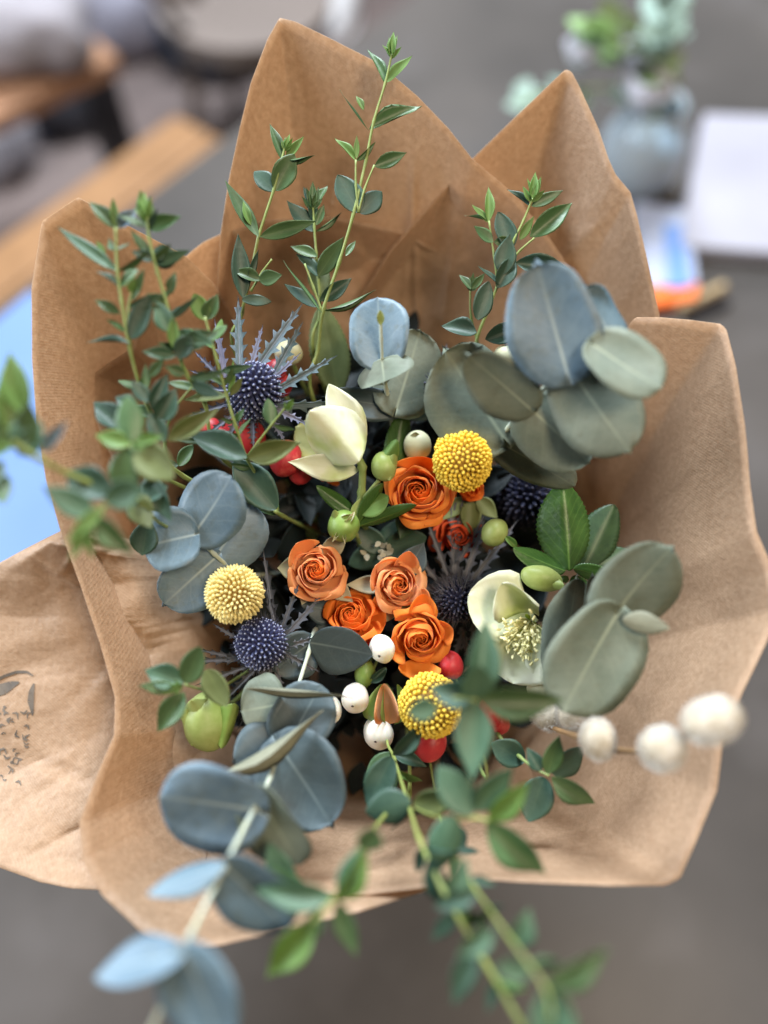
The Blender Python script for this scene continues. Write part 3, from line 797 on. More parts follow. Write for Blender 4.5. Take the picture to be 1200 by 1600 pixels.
spray('green spray leaning left against the back flap, with a long blade at mid-height',
      [(372, 560, .46), (378, 490, .45), (392, 430, .44), (404, 370, .435), (428, 296, .432), (440, 250, .43), (447, 222, .43)],
      [(404, 370, 123, 98, 24, 20), (392, 352, 108, 38, 12, 0, .002, None, B_), (406, 370, 17, 90, 24, 22), (430, 298, 137, 44, 28, 0, .002, 'oval', D_), (430, 298, 62, 60, 36, 15, 0, 'oval'),
       (443, 252, 109, 60, 16, 12), (446, 250, 48, 44, 14, 0, .002, None, B_), (446, 251, 0, 46, 10, 72), (380, 466, 96, 94, 30, 20, 0, None, D_), (408, 438, 160, 44, 20, 8, .003, None, M_leaf),
       (404, 438, 10, 38, 24, 12), (378, 468, -2, 44, 18, 0, 0, 'oval', D_), (388, 440, 75, 50, 12, 40, 0, None, D_)], .432,
      tips=[(446, 236, .43, 75, 26)], twigs=[[(392, 455, .44), (410, 425, .436), (425, 405, .434)]])
spray('short dark-tipped green spray between the two tall ones',
      [(492, 560, .46), (500, 490, .45), (497, 430, .445), (494, 395, .442), (491, 355, .44), (489, 325, .44)],
      [(490, 324, 118, 34, 14, 15, 0, None, D_), (491, 324, 62, 42, 16, -15), (492, 362, 136, 60, 28, 15, 0, None, D_), (493, 362, 36, 52, 10, 60), (494, 352, 70, 34, 14, 10), (490, 345, 100, 34, 16, 20, 0, None, D_),
       (497, 432, 55, 68, 28, 15), (497, 432, 130, 50, 20, 25, 0, None, D_), (496, 400, 160, 44, 18, 10), (500, 470, 35, 60, 24, 20, 0, None, D_), (498, 480, 150, 62, 22, 20, 0, None, D_), (505, 470, 100, 74, 34, 0, 0, None, O_, .01)], .441,
      tips=[(489, 328, .44, 90, 42, M_leaf)])
spray('bushy green spray in front of the notch on the right',
      [(735, 640, .47), (742, 545, .455), (760, 490, .447), (778, 445, .442), (800, 382, .437), (818, 345, .435), (832, 310, .433)],
      [(828, 322, 142, 44, 12, 25, 0, None, D_), (830, 322, 28, 54, 18, 10), (828, 370, 38, 84, 32, 10, .002), (800, 388, 112, 58, 32, 0, 0, 'oval', D_), (806, 410, -8, 86, 32, 10, 0, None, D_),
       (812, 375, 60, 40, 14, 10, 0, None, B_), (763, 347, 88, 56, 16, 8, 0, None, B_), (762, 347, 135, 36, 12, 25, 0, None, B_), (762, 345, 162, 36, 9, 65), (771, 378, 150, 38, 20, 10), (772, 378, 2, 30, 16, 15),
       (782, 446, 142, 46, 12, 40, 0, None, D_), (776, 450, 60, 60, 30, 10, 0, None, D_), (784, 430, 80, 60, 34, 0, 0, None, D_), (745, 520, 165, 55, 32, 15, 0, None, D_), (746, 500, 75, 60, 32, 15, 0, 'oval', D_), (758, 530, 20, 64, 32, 15, 0, None, D_),
       (740, 540, 200, 40, 20, 10, 0, None, D_), (736, 452, 125, 30, 12, 10), (737, 452, 50, 30, 12, 10)], .437,
      tips=[(831, 316, .433, 84, 46), (736, 455, .445, 85, 28, M_leaf)],
      twigs=[[(778, 446, .442), (772, 400, .439), (764, 345, .436)], [(748, 540, .455), (736, 495, .45), (735, 450, .445)], [(790, 420, .44), (812, 392, .437), (835, 372, .435)]])
spray('blurred green spray over the left paper flap, leftmost tall one',
      [(288, 745, .43), (255, 682, .41), (225, 622, .395), (203, 545, .382), (190, 470, .376), (183, 420, .373), (181, 356, .37)],
      [(182, 357, 134, 56, 22, 15, .003, None, M_leaf), (182, 356, 92, 42, 14, 0, .003, None, B_), (183, 356, 42, 42, 20, 10, 0, None, M_euc), (184, 424, 146, 108, 22, 20, 0, None, T_), (185, 424, 24, 60, 12, 55), (165, 400, 120, 26, 10, 0, 0, None, B_),
       (188, 490, 152, 42, 16, 0, .002), (205, 470, 62, 52, 16, 0, .002), (204, 536, 174, 68, 16, 55, 0, None, D_), (206, 530, 68, 72, 32, 10, 0, 'oval', D_), (200, 480, 20, 60, 16, 30, 0, None, T_),
       (232, 628, 130, 40, 24, 20, 0, None, D_), (236, 640, 65, 62, 26, 20, 0, None, D_), (228, 612, 95, 44, 12, 30), (245, 660, 60, 60, 36, 20, 0, None, D_), (232, 590, 50, 40, 16, 10), (262, 688, 32, 92, 30, 10, 0, None, M_leafo),
       (258, 690, 120, 50, 30, 10, .0, None, D_), (215, 640, 150, 40, 26, 10, .0, None, D_)], .378,
      twigs=[[(204, 540, .382), (200, 490, .376), (206, 455, .374)], [(256, 684, .41), (272, 640, .40), (300, 605, .395)]], tips=[(206, 458, .374, 80, 26), (302, 603, .395, 50, 30, M_leaf)], extra=1)
spray('blurred green spray with a pale pointed bud beside the left flap corner',
      [(352, 720, .44), (320, 630, .41), (290, 582, .395), (270, 520, .385), (262, 480, .38), (246, 425, .377), (233, 372, .375), (230, 340, .374)],
      [(231, 352, 100, 50, 22, 10, .003, None, B_), (232, 358, 18, 54, 24, 10, .003), (236, 402, 130, 50, 16, 30, 0, None, M_leaf), (236, 400, -2, 42, 36, 10, 0, 'oval', D_), (238, 412, 20, 62, 20, 30, 0, None, T_),
       (266, 460, 75, 34, 16, 0, .002, None, M_leaf), (264, 500, 42, 58, 12, 45, 0, None, D_), (268, 520, 115, 50, 30, 0, .004, None, T_), (272, 520, -15, 66, 24, 10, 0, None, T_), (275, 556, 175, 48, 20, 0, .004, None, T_),
       (278, 560, 60, 40, 30, 10, 0, 'oval', D_), (282, 540, 20, 60, 30, 10, .0, None, T_), (290, 585, 160, 30, 18, 0, .004), (296, 590, 10, 60, 16, 30, 0, None, T_), (300, 600, -20, 50, 22, 20, 0, None, D_), (262, 478, 150, 36, 18), (272, 545, 90, 50, 18, 10, .002, None, B_)], .38,
      tips=[(230, 345, .374, 95, 44)], extra=1)
spray('green spray crossing in front of the blue thistle, pale bud at its tip',
      [(440, 805, .445), (432, 795, .44), (410, 757, .43), (385, 715, .415), (368, 665, .405), (354, 618, .40), (338, 560, .393), (320, 495, .39)],
      [(321, 500, 112, 40, 28, 10, .003, 'oval', B_, -.008), (322, 500, 62, 42, 24, 10, .003, None, M_leaf, -.008), (336, 545, 142, 48, 12, 10, .0, None, B_), (339, 530, 78, 32, 13, 0, 0, 'oval', B_), (354, 618, 188, 66, 22, 30, 0, None, O_), (356, 616, 80, 54, 10, 40, 0, None, B_),
       (360, 618, 60, 34, 14, 40, 0, None, M_leafo), (386, 716, 155, 100, 44, 14, 0, None, D_), (352, 694, 178, 75, 16, 30, .006, None, M_leaf, .01), (388, 716, 16, 84, 36, 10, .004, None, M_leafo), (432, 796, 130, 98, 54, 5, 0, 'oval', D_, .02),
       (425, 664, 98, 40, 22, 10, .002, 'oval'), (427, 664, -8, 34, 12, 50), (345, 580, 10, 50, 14, 20, 0, None, T_)], .405, tips=[(446, 640, .40, 50, 22)], extra=1, ex_scale=.8,
      twigs=[[(386, 714, .415), (404, 690, .41), (424, 664, .405), (448, 634, .40)]])
spray('blurred spray reaching out past the left edge of the photo',
      [(262, 800, .42), (215, 785, .37), (180, 770, .345), (110, 742, .33), (60, 716, .32), (20, 690, .315)],
      [(40, 650, 105, 104, 44, 10, .0, None, M_leafb), (36, 704, 80, 74, 44, 10, 0, None, M_leaf), (8, 708, 118, 84, 46, 10, 0, None, M_leafb), (4, 720, 245, 44, 36, 10, 0, None, T_), (66, 706, 46, 62, 20, 10, .004, None, M_euc),
       (176, 772, 156, 76, 52, 10, -.002, 'oval', D_, .01), (30, 712, 55, 60, 36, 10, 0, None, T_), (12, 700, 92, 66, 40, 20, 0, None, M_leaf), (24, 690, 200, 60, 34, 10, 0, None, M_leafb), (30, 700, 140, 70, 34, 10, 0, None, M_leafb), (-10, 690, 60, 60, 34, 10, 0, None, M_leaf), (30, 690, 96, 128, 52, 10, 0, None, M_leafb), (46, 716, 90, 78, 50, 10, 0, None, T_), (0, 740, 285, 50, 40, 10, 0, None, M_leaf)], .325, sm=M_stemy, r0=.0013, r1=.0010, extra=0)
spray('blurred four-leaf spray above the left edge of the cone',
      [(285, 760, .43), (250, 735, .39), (222, 705, .36), (205, 694, .35)],
      [(206, 690, 96, 72, 44, 10, 0, 'oval', M_leaf), (204, 694, 166, 54, 30, 10, 0, None, B_), (200, 700, 262, 74, 48, 0, 0, 'oval', M_leaf), (210, 698, 322, 80, 56, 0, 0, 'oval', M_leafo), (214, 690, 10, 42, 18, 0, .004, None, B_),
       (228, 740, 300, 84, 38, 10, 0, None, D_, .03), (194, 668, 140, 62, 38, 10, 0, None, D_, .03), (206, 772, 305, 62, 46, 10, 0, None, M_leafo, .02), (262, 760, 200, 60, 36, 10, 0, None, D_, .03), (222, 868, 80, 60, 42, 10, 0, None, D_, .06)], .352, tips=[(205, 694, .345, 340, 26)])
spray('blurred spray drooping over the left side of the cone, bright bud pointing down',
      [(280, 830, .43), (225, 790, .36), (190, 778, .335), (150, 800, .32)],
      [(148, 806, 150, 86, 42, 10, 0, None, T_), (150, 808, 312, 80, 40, 10, 0, None, M_leaf), (164, 790, 228, 78, 22, 0, .004, None, B_), (150, 800, 245, 80, 24, 0, .004, None, B_), (164, 784, 20, 66, 46, 5, 0, 'oval', T_), (140, 810, 270, 62, 20, 10, 0, None, B_)], .322)
spray('four-leaf green rosette at lower left beside the thistle',
      [(345, 1075, .44), (320, 1078, .41), (290, 1070, .385)],
      [(290, 1068, 68, 64, 38, 10, .002, 'oval', M_leaf), (288, 1066, 163, 64, 40, 15, 0, None, T_), (276, 1076, 172, 54, 22, 10, .004, None, M_leaf), (288, 1082, 236, 70, 38, 0, .004, None, M_leaf), (322, 1046, 302, 64, 42, 10, 0, 'oval', M_leafo, .01), (284, 1072, 200, 30, 10, 0, .004, None, B_)],
      .38, tips=[(286, 1070, .378, 190, 30)])
spray('large blurred four-leaf green rosette over the lowest yellow ball flower',
      [(755, 1210, .44), (752, 1150, .37), (744, 1095, .335)],
      [(744, 1092, 81, 122, 54, 8, .0, None, T_), (742, 1092, 92, 60, 54, 10, .008, 'oval', T_), (742, 1092, 166, 72, 46, 10, 0, None, D_), (742, 1094, 268, 116, 58, 6, 0, None, T_), (746, 1090, 356, 136, 54, 8, 0, None, M_leaf), (682, 1104, 192, 44, 38, 0, 0, 'oval', M_leaft)],
      .335, twigs=[[(744, 1094, .335), (712, 1090, .335), (680, 1104, .335)]], m=T_)
spray('long blurred spray running down off the bottom edge of the photo, right of centre',
      [(604, 1140, .44), (616, 1185, .41), (638, 1255, .37), (655, 1310, .34), (692, 1390, .32), (750, 1490, .305), (822, 1612, .29)],
      [(614, 1180, 44, 68, 30, 10, 0, None, D_, .07), (612, 1182, 244, 80, 46, 10, 0, 'oval', D_, .06), (642, 1252, 196, 72, 54, 5, 0, 'oval', D_, .03), (646, 1256, 8, 62, 44, 5, 0, 'oval', M_leafo, .03),
       (738, 1272, 126, 84, 56, 5, 0, 'oval', T_, .0), (742, 1268, 54, 92, 46, 8, 0, None, T_), (708, 1274, 252, 96, 50, 5, 0, 'oval', T_), (764, 1284, 50, 90, 40, 5, .004, None, B_), (760, 1284, 318, 122, 54, 5, 0, None, M_leaf), (706, 1290, 300, 40, 30, 5, 0, None, D_, .03),
       (700, 1396, 60, 60, 40, 10, 0, None, T_, -.03), (740, 1480, 250, 90, 40, 10, 0, None, D_, -.04), (670, 1340, 290, 90, 36, 10, 0, None, D_, -.01)], .335, sm=M_stemy, r0=.0005, r1=.0011, extra=1, ex_scale=1.5,
      twigs=[[(648, 1262, .365), (690, 1278, .345), (740, 1278, .335), (764, 1282, .333)]])
spray('short dark green sprig on the paper below the fluffy catkins',
      [(780, 1150, .44), (812, 1182, .41), (835, 1200, .40), (858, 1212, .395)],
      [(856, 1210, 78, 64, 34, 10, 0, None, M_leaf), (862, 1214, 326, 82, 36, 10, 0, None, M_leaf), (850, 1214, 250, 70, 52, 10, 0, 'oval', D_, .01), (862, 1208, 30, 62, 44, 15, 0, 'oval', D_, .01), (820, 1190, 150, 60, 42, 10, 0, 'oval', D_, .02), (845, 1205, 120, 40, 24, 5, 0, None, D_)], .392, m=T_)
spray('blurred green spray at bottom centre, bright young leaves',
      [(640, 1240, .42), (605, 1270, .37), (575, 1310, .33), (545, 1360, .315), (520, 1405, .31), (490, 1440, .305)],
      [(572, 1330, 75, 40, 42, 10, 0, 'oval', M_leaf), (524, 1408, 58, 96, 42, 20, 0, None, B_), (528, 1400, 62, 80, 30, -30, -.004, None, T_), (522, 1402, 176, 124, 44, 15, 0, None, T_), (528, 1408, 290, 86, 36, 10, 0, None, M_leaf), (492, 1436, 231, 118, 50, 8, 0, None, B_),
       (480, 1420, 130, 90, 40, 20, .0, None, M_leaf, .03), (500, 1420, 250, 60, 30, 10, 0, None, M_leaf), (450, 1400, 110, 90, 44, 20, .0, None, T_, .03)], .31, sm=M_stemy)
spray('blurred green spray in the bottom right part, wide leaf pointing right',
      [(690, 1290, .40), (722, 1350, .34), (742, 1388, .32), (800, 1470, .29), (850, 1540, .275), (862, 1590, .27)],
      [(852, 1532, 24, 108, 48, 8, 0, None, M_leaf), (862, 1540, 272, 100, 66, 10, 0, 'oval', T_), (800, 1478, 60, 60, 44, 10, 0, None, T_, .02), (830, 1520, 170, 60, 40, 10, 0, None, T_), (770, 1450, 220, 70, 36, 10, 0, None, T_, .01), (850, 1540, 300, 110, 50, 20, 0, None, M_leaf), (745, 1395, 200, 70, 30, 20, 0, None, D_, .03)],
      .275, sm=M_stemy, r0=.0006, r1=.0005, extra=1, ex_scale=1.5)

# ------------------------------------------------------------------ hellebore foliage
hf = thing('hellebore_foliage', 'bright green folded leaf with toothed edges at right, above the open hellebore', 'leaf', NECK)
down_stem(hf, 884, 905, .44, M_hleaf, .0016)
leaf(hf, 890, 892, .432, 94, 138, 84, 0, 0.004, 'serrate', M_hleaf, fold=-0.55, var=0)
leaf(hf, 896, 888, .432, 346, 74, 30, 25, 0.002, 'serrate', M_hleaf, fold=-0.3, var=1)
leaf(hf, 884, 892, .432, 160, 92, 40, 35, 0.002, 'serrate', M_hleaf, fold=-0.3, var=1)
leaf(hf, 910, 890, .445, 62, 115, 66, 0, 0.0, 'serrate', M_hdark, fold=-0.3, var=0)
leaf(hf, 905, 895, .447, 20, 90, 50, 0, 0.0, 'serrate', M_hdark, fold=-0.3, var=0)
leaf(hf, 895, 900, .44, 300, 60, 34, 0, 0.0, 'serrate', M_hleaf, fold=-0.3, var=0)
hc = thing('hellebore_foliage', 'small green leafy bracts at the centre, under the cream hellebore bud', 'leaf', NECK)
down_stem(hc, 556, 812, .44, M_stem, .0016)
for (x, y, a, l, w, rl, z, m_) in ((558, 806, 142, 78, 26, 20, .432, M_hleaf), (560, 800, 30, 52, 40, -30, .430, M_leafb), (562, 815, 55, 70, 34, 50, .430, M_hleaf), (560, 822, 18, 96, 26, 35, .431, M_hleaf),
                             (612, 742, 78, 104, 40, 10, .448, M_hleaf), (528, 615, 100, 140, 62, 10, .462, M_leafo), (560, 820, 80, 40, 30, 20, .431, M_bud)):
    leaf(hc, x, y, z, a, l, w, rl, 0.004, 'serrate', m_, fold=-0.25, var=0)

# ------------------------------------------------------------------ roses
def rose(label, x, y, z, rad_px, axis, m, npet=24, open_=1.0, sepals=(), spin=0.0, seed=0, outer=(), m_in=None):
    rr = random.Random(seed)
    rad_px *= 0.88
    s = z / FPX; Rr = rad_px * s
    c = P(x, y, z)
    ax = V(*axis).normalized()
    H = Rr * 1.05
    t = thing('rose', label, 'rose', NECK, 'orange spray roses')
    a1 = (R - ax * R.dot(ax)).normalized(); a2 = ax.cross(a1)
    base = c - ax * H * 0.84
    # stem
    k = base - NECK; nk = NECK + V(k.dot(R) * 0.1, k.dot(U) * 0.1)
    end = Vector((nk.x - k.dot(R) * 0.4, nk.y + 0.05, TABLE_H + 0.004))
    stem(t, [base + ax * H * 0.08, base - ax * 0.012, base.lerp(nk, 0.4), nk, nk.lerp(end, .5), end], .0013, .0017, M_stem, n=5)
    # hip (receptacle)
    bm = bmesh.new(); bmesh.ops.create_uvsphere(bm, u_segments=14, v_segments=8, radius=Rr * 0.34)
    o = bm_obj('hip', bm, M_sepal, t, base + ax * Rr * 0.05 - NECK, True)
    for i in range(npet):
        f = i / (npet - 1)
        phi = spin + i * 2.399 + rr.uniform(-.2, .2)
        g = max(0.0, (f - 0.62) / 0.38)                      # how far this petal belongs to the open outer ring
        rt = Rr * (0.06 + 0.62 * f ** 0.95 + 0.26 * g * open_) * (1 + rr.uniform(-.03, .03))
        rb = Rr * (0.04 + 0.36 * f)
        hh = H * (0.90 + 0.10 * sin(pi * min(1, f * 1.1)) - 0.26 * g ** 1.5 * open_)
        dl = 1.9 - 0.95 * f
        curl = (0.02 + 0.05 * f + 0.26 * g * open_) * Rr
        nu, nv = 16, 12
        verts = []; faces = []
        p1 = rr.uniform(0, 6); asy = rr.uniform(-.25, .25); pk = rr.uniform(.0, .035) + .05 * g
        for j in range(nv + 1):
            v = j / nv
            for q in range(nu + 1):
                u = -1 + 2 * q / nu
                wv = sin(pi * min(1, 0.22 + v * 0.55)) ** 0.6
                ang = phi + u * dl * wv
                bul = sin(pi * min(1, v * 1.02)) * Rr * (0.10 + 0.16 * f)
                r = rb + (rt - rb) * (v ** 1.1) + bul
                r += u * 0.055 * Rr * (1 + f) + noise.noise(Vector((u * 1.7 + i * 3.1, v * 2, p1))) * Rr * (0.05 + 0.10 * f) * v
                r -= (1 - g) * 0.045 * Rr * max(0, v - .75) / .25
                e = max(0.0, (v - 0.76) / 0.24)
                r += curl * e * e * (0.5 + 0.7 * abs(sin(p1 + u * 1.3)))
                h = hh * v - curl * 0.75 * e ** 3 - abs(u) ** 2.8 * hh * (0.05 + 0.16 * f) * v + pk * hh * math.exp(-(u / 0.2) ** 2) * v ** 4
                h += asy * u * 0.06 * hh * v + noise.noise(Vector((u * 3.3 + p1, i * 1.7, 0))) * 0.035 * hh * v ** 3
                verts.append(base + ax * h + (a1 * cos(ang) + a2 * sin(ang)) * r - NECK)
        for j in range(nv):
            for q in range(nu):
                b = j * (nu + 1) + q
                faces.append((b, b + 1, b + nu + 2, b + nu + 1))
        o = link('petal', mesh_from(verts, faces, 'petal'), t, (m_in or m) if f < .45 else m)
        md = o.modifiers.new('thickness', 'SOLIDIFY'); md.thickness = 0.00030; md.offset = 0
        sb = o.modifiers.new('smooth', 'SUBSURF'); sb.levels = 1; sb.render_levels = 1
    for (a, l, w, rl, dz, kd) in outer:
        bx = x + cos(radians(a)) * rad_px * 0.52; by = y - sin(radians(a)) * rad_px * 0.52
        leaf(t, bx, by, z + 0.012, a, l * 1.02, w, rl, dz + .002, 'petal', m, name='petal', var=0)
    for (a, l, w, rl, dz, sm_) in sepals:
        bx = x + cos(radians(a)) * rad_px * 0.45; by = y - sin(radians(a)) * rad_px * 0.45
        leaf(t, bx, by, z + 0.012, a, l, w, rl, dz, 'lance', sm_ or M_sepal, name='sepal', var=0)
    return t

SP = mat('sepal_pale', (0.36, 0.36, 0.24), (0.42, 0.38, 0.25), rough=0.6, nscale=80, veins=((0.5, 0.45, 0.35), .5, 'lance'))
rose('peach orange rose, upper left of the four small open roses', 492, 890, .428, 46, (-.05, .12, 1), M_rosep, seed=1, spin=.5, m_in=M_rose,
     sepals=[(52, 66, 32, 10, .004, SP), (178, 40, 40, 10, 0, M_sepal), (320, 60, 34, 0, 0, SP), (250, 40, 30, 0, 0, SP)],
     outer=[(125, 34, 60, 10, .006, 3), (330, 32, 62, 0, .0, 0), (262, 30, 66, 0, .002, 3)])
rose('orange rose with a tilted face, right of the peach one', 624, 914, .430, 43, (.28, .02, 1), M_rosep, seed=2, spin=1.4, m_in=M_rose,
     sepals=[(180, 66, 30, 10, 0, SP), (60, 60, 44, 0, 0, M_eucd), (250, 44, 36, 0, 0, M_sepal)],
     outer=[(78, 42, 40, 10, .008, 3), (140, 36, 64, 0, .006, 3), (330, 36, 34, 0, .002, 3)])
rose('deep orange rose squeezed wide, left of the lowest rose', 547, 958, .432, 44, (-.10, .50, .88), M_rosed, seed=3, spin=2.2,
     sepals=[(170, 60, 50, 0, 0, M_eucd)], outer=[(352, 40, 70, 0, .002, 2), (315, 40, 50, 0, .001, 2)])
rose('lowest orange rose with wide open outer petals above the yellow ball', 658, 1000, .428, 48, (.08, -.22, 1), M_rose, seed=4, spin=3.0, m_in=M_rosed,
     sepals=[(115, 50, 40, 0, 0, M_leafo)], outer=[(88, 56, 44, 0, .004, 0), (25, 34, 44, 0, .004, 3), (195, 36, 50, 0, .004, 2), (265, 40, 66, 0, .002, 2)])
rose('largest orange rose, at the centre left of the yellow ball flower', 654, 766, .434, 55, (-.05, .20, 1), M_rose, seed=5, spin=3.8, m_in=M_rosed, npet=26,
     sepals=[(250, 60, 40, 0, -.004, M_hdark)], outer=[(85, 30, 84, 0, .002, 0), (325, 34, 80, 0, .002, 0), (200, 26, 70, 0, .002, 0)])
rose('half-hidden orange rosebud directly under the yellow ball flower', 735, 768, .446, 34, (.2, -.5, .7), M_rosed, seed=6, npet=12, open_=.3,
     sepals=[(270, 54, 34, 0, 0, M_leafo), (225, 50, 26, 0, 0, M_leafo), (315, 46, 28, 0, 0, M_leafo)])
rose('dark red-orange rose deep behind the dark thistle', 718, 838, .455, 40, (.0, -.1, 1), M_roser, seed=7, npet=15, spin=1)
rose('small orange rose peeking out below the cream hellebore', 522, 742, .455, 26, (.1, -.3, 1), M_rosed, seed=8, npet=10, open_=.4)
rb = thing('rosebud', 'closed green rosebud with an orange slit beside the lowest yellow ball flower', 'rosebud', NECK)
down_stem(rb, 606, 1125, .44)
for k, (dx, a, w, m_) in enumerate(((0, 96, 40, M_rosep), (-6, 100, 34, M_budd), (10, 80, 26, M_budd), (-2, 92, 36, M_budd))):
    leaf(rb, 607 + dx, 1132, .434 + (.002 if k == 3 else 0), a, 62, w, (0, -35, 40, 0)[k], .004 if k else .007, 'deepcup', m_, name='petal' if k == 0 else 'sepal')

# ------------------------------------------------------------------ billy buttons
def floret_ball(label, x, y, z, rad_px, m, nfl=460, axis=(0, 0, 1), fl_len=0.16, pole=0.55, group='yellow ball flowers', seed=0, sharp=1.0):
    rr = random.Random(seed)
    s = z / FPX; Rr = rad_px * s
    c = P(x, y, z)
    t = thing('billy_button', label, 'flower', NECK, group)
    down_stem(t, x, y + 10, z + Rr * 0.8, M_stemy, .0012)
    ax = V(*axis).normalized(); a1 = (R - ax * R.dot(ax)).normalized(); a2 = ax.cross(a1)
    bm = bmesh.new(); bmesh.ops.create_uvsphere(bm, u_segments=24, v_segments=16, radius=Rr * 0.86)
    bm_obj('core', bm, M_yelc, t, c - NECK, True)
    verts = []; faces = []
    prof = [(0.0, 0.45), (0.5, 0.66), (0.84, 0.84), (1.0, 0.56), (1.08, 0.0)]
    seg = 7
    for i in range(nfl):
        q = 1 - 2 * (i + .5) / nfl
        th = i * 2.39996
        sn = sqrt(max(0, 1 - q * q))
        d = ax * q + (a1 * cos(th) + a2 * sin(th)) * sn
        d = (d + Vector((rr.gauss(0, .009), rr.gauss(0, .009), rr.gauss(0, .009)))).normalized()
        near = max(0, q)
        w = Rr * 1.72 / sqrt(nfl) * (1.0 - 0.18 * near ** 6) * rr.uniform(.82, 1.1)
        ln = Rr * fl_len * rr.uniform(.85, 1.15) * (1 - 0.25 * near ** 8)
        b1 = d.orthogonal().normalized(); b2 = d.cross(b1)
        st = len(verts)
        lop = 1 + noise.noise(d * 1.6 + Vector((seed * 3.0, 0, 0))) * 0.09
        p0 = c + d * Rr * 0.84 * lop - NECK
        for (h, wr) in prof[:-1]:
            for k in range(seg):
                an = 2 * pi * k / seg
                verts.append(p0 + d * ln * h * 1.0 + (b1 * cos(an) + b2 * sin(an)) * w * wr)
        verts.append(p0 + d * ln * prof[-1][0] * sharp)
        for r_ in range(3):
            for k in range(seg):
                k2 = (k + 1) % seg
                faces.append((st + r_ * seg + k, st + r_ * seg + k2, st + (r_ + 1) * seg + k2, st + (r_ + 1) * seg + k))
        for k in range(seg):
            faces.append((st + 3 * seg + k, st + 3 * seg + (k + 1) % seg, st + 4 * seg))
    o = link('florets', mesh_from(verts, faces, 'florets'), t, m); o['kind'] = 'stuff'
    return t
floret_ball('bright yellow ball flower above centre, over the largest rose', 722, 720, .418, 45, M_yel, 430, (0, -.1, 1), .22, seed=1)
floret_ball('pale yellow ball flower on the left, under the blue eucalyptus leaves', 366, 928, .420, 41, M_yelp, 400, (.1, -.1, 1), .26, seed=2, sharp=1.12)
floret_ball('golden ball flower at the bottom, partly behind blurred leaves', 673, 1102, .415, 50, M_yel, 400, (.2, .2, 1), .17, seed=3)

# ------------------------------------------------------------------ thistles
SPIKE = {}
def spike_mesh(m, seed):
    key = (m.name, seed)
    if key in SPIKE: return SPIKE[key]
    rr = random.Random(seed)
    nv = 22; verts = []; faces = []
    left = []; right = []
    for side in (0, 1):
        for j in range(nv + 1):
            t = j / nv
            w = 0.5 * (0.30 + 0.25 * sin(pi * t)) * (1 - t) ** 0.55 + 0.008
            tooth = (j % 4 == 2)
            for u in (-1, -0.3, 0, 0.3, 1):
                x = u * w
                y = t
                if tooth and abs(u) == 1: x *= 2.3 if t < .9 else 1.2; y += 0.045
                z = abs(u) * 0.10 * w * 2 - 0.12 * t * t + (0.006 if side == 0 else -0.006)
                if tooth and abs(u) == 1: z += 0.05
                verts.append((x, y, z))
    c = 5; off = (nv + 1) * c
    for j in range(nv):
        for i in range(4):
            a = j * c + i
            faces.append((a, a + 1, a + c + 1, a + c)); b = off + a; faces.append((b, b + c, b + c + 1, b + 1))
        for i in (0, 4):
            a = j * c + i; faces.append((a, a + c, off + a + c, off + a))
    me = mesh_from(verts, faces, 'bract'); me.materials.append(m)
    SPIKE[key] = me
    return me

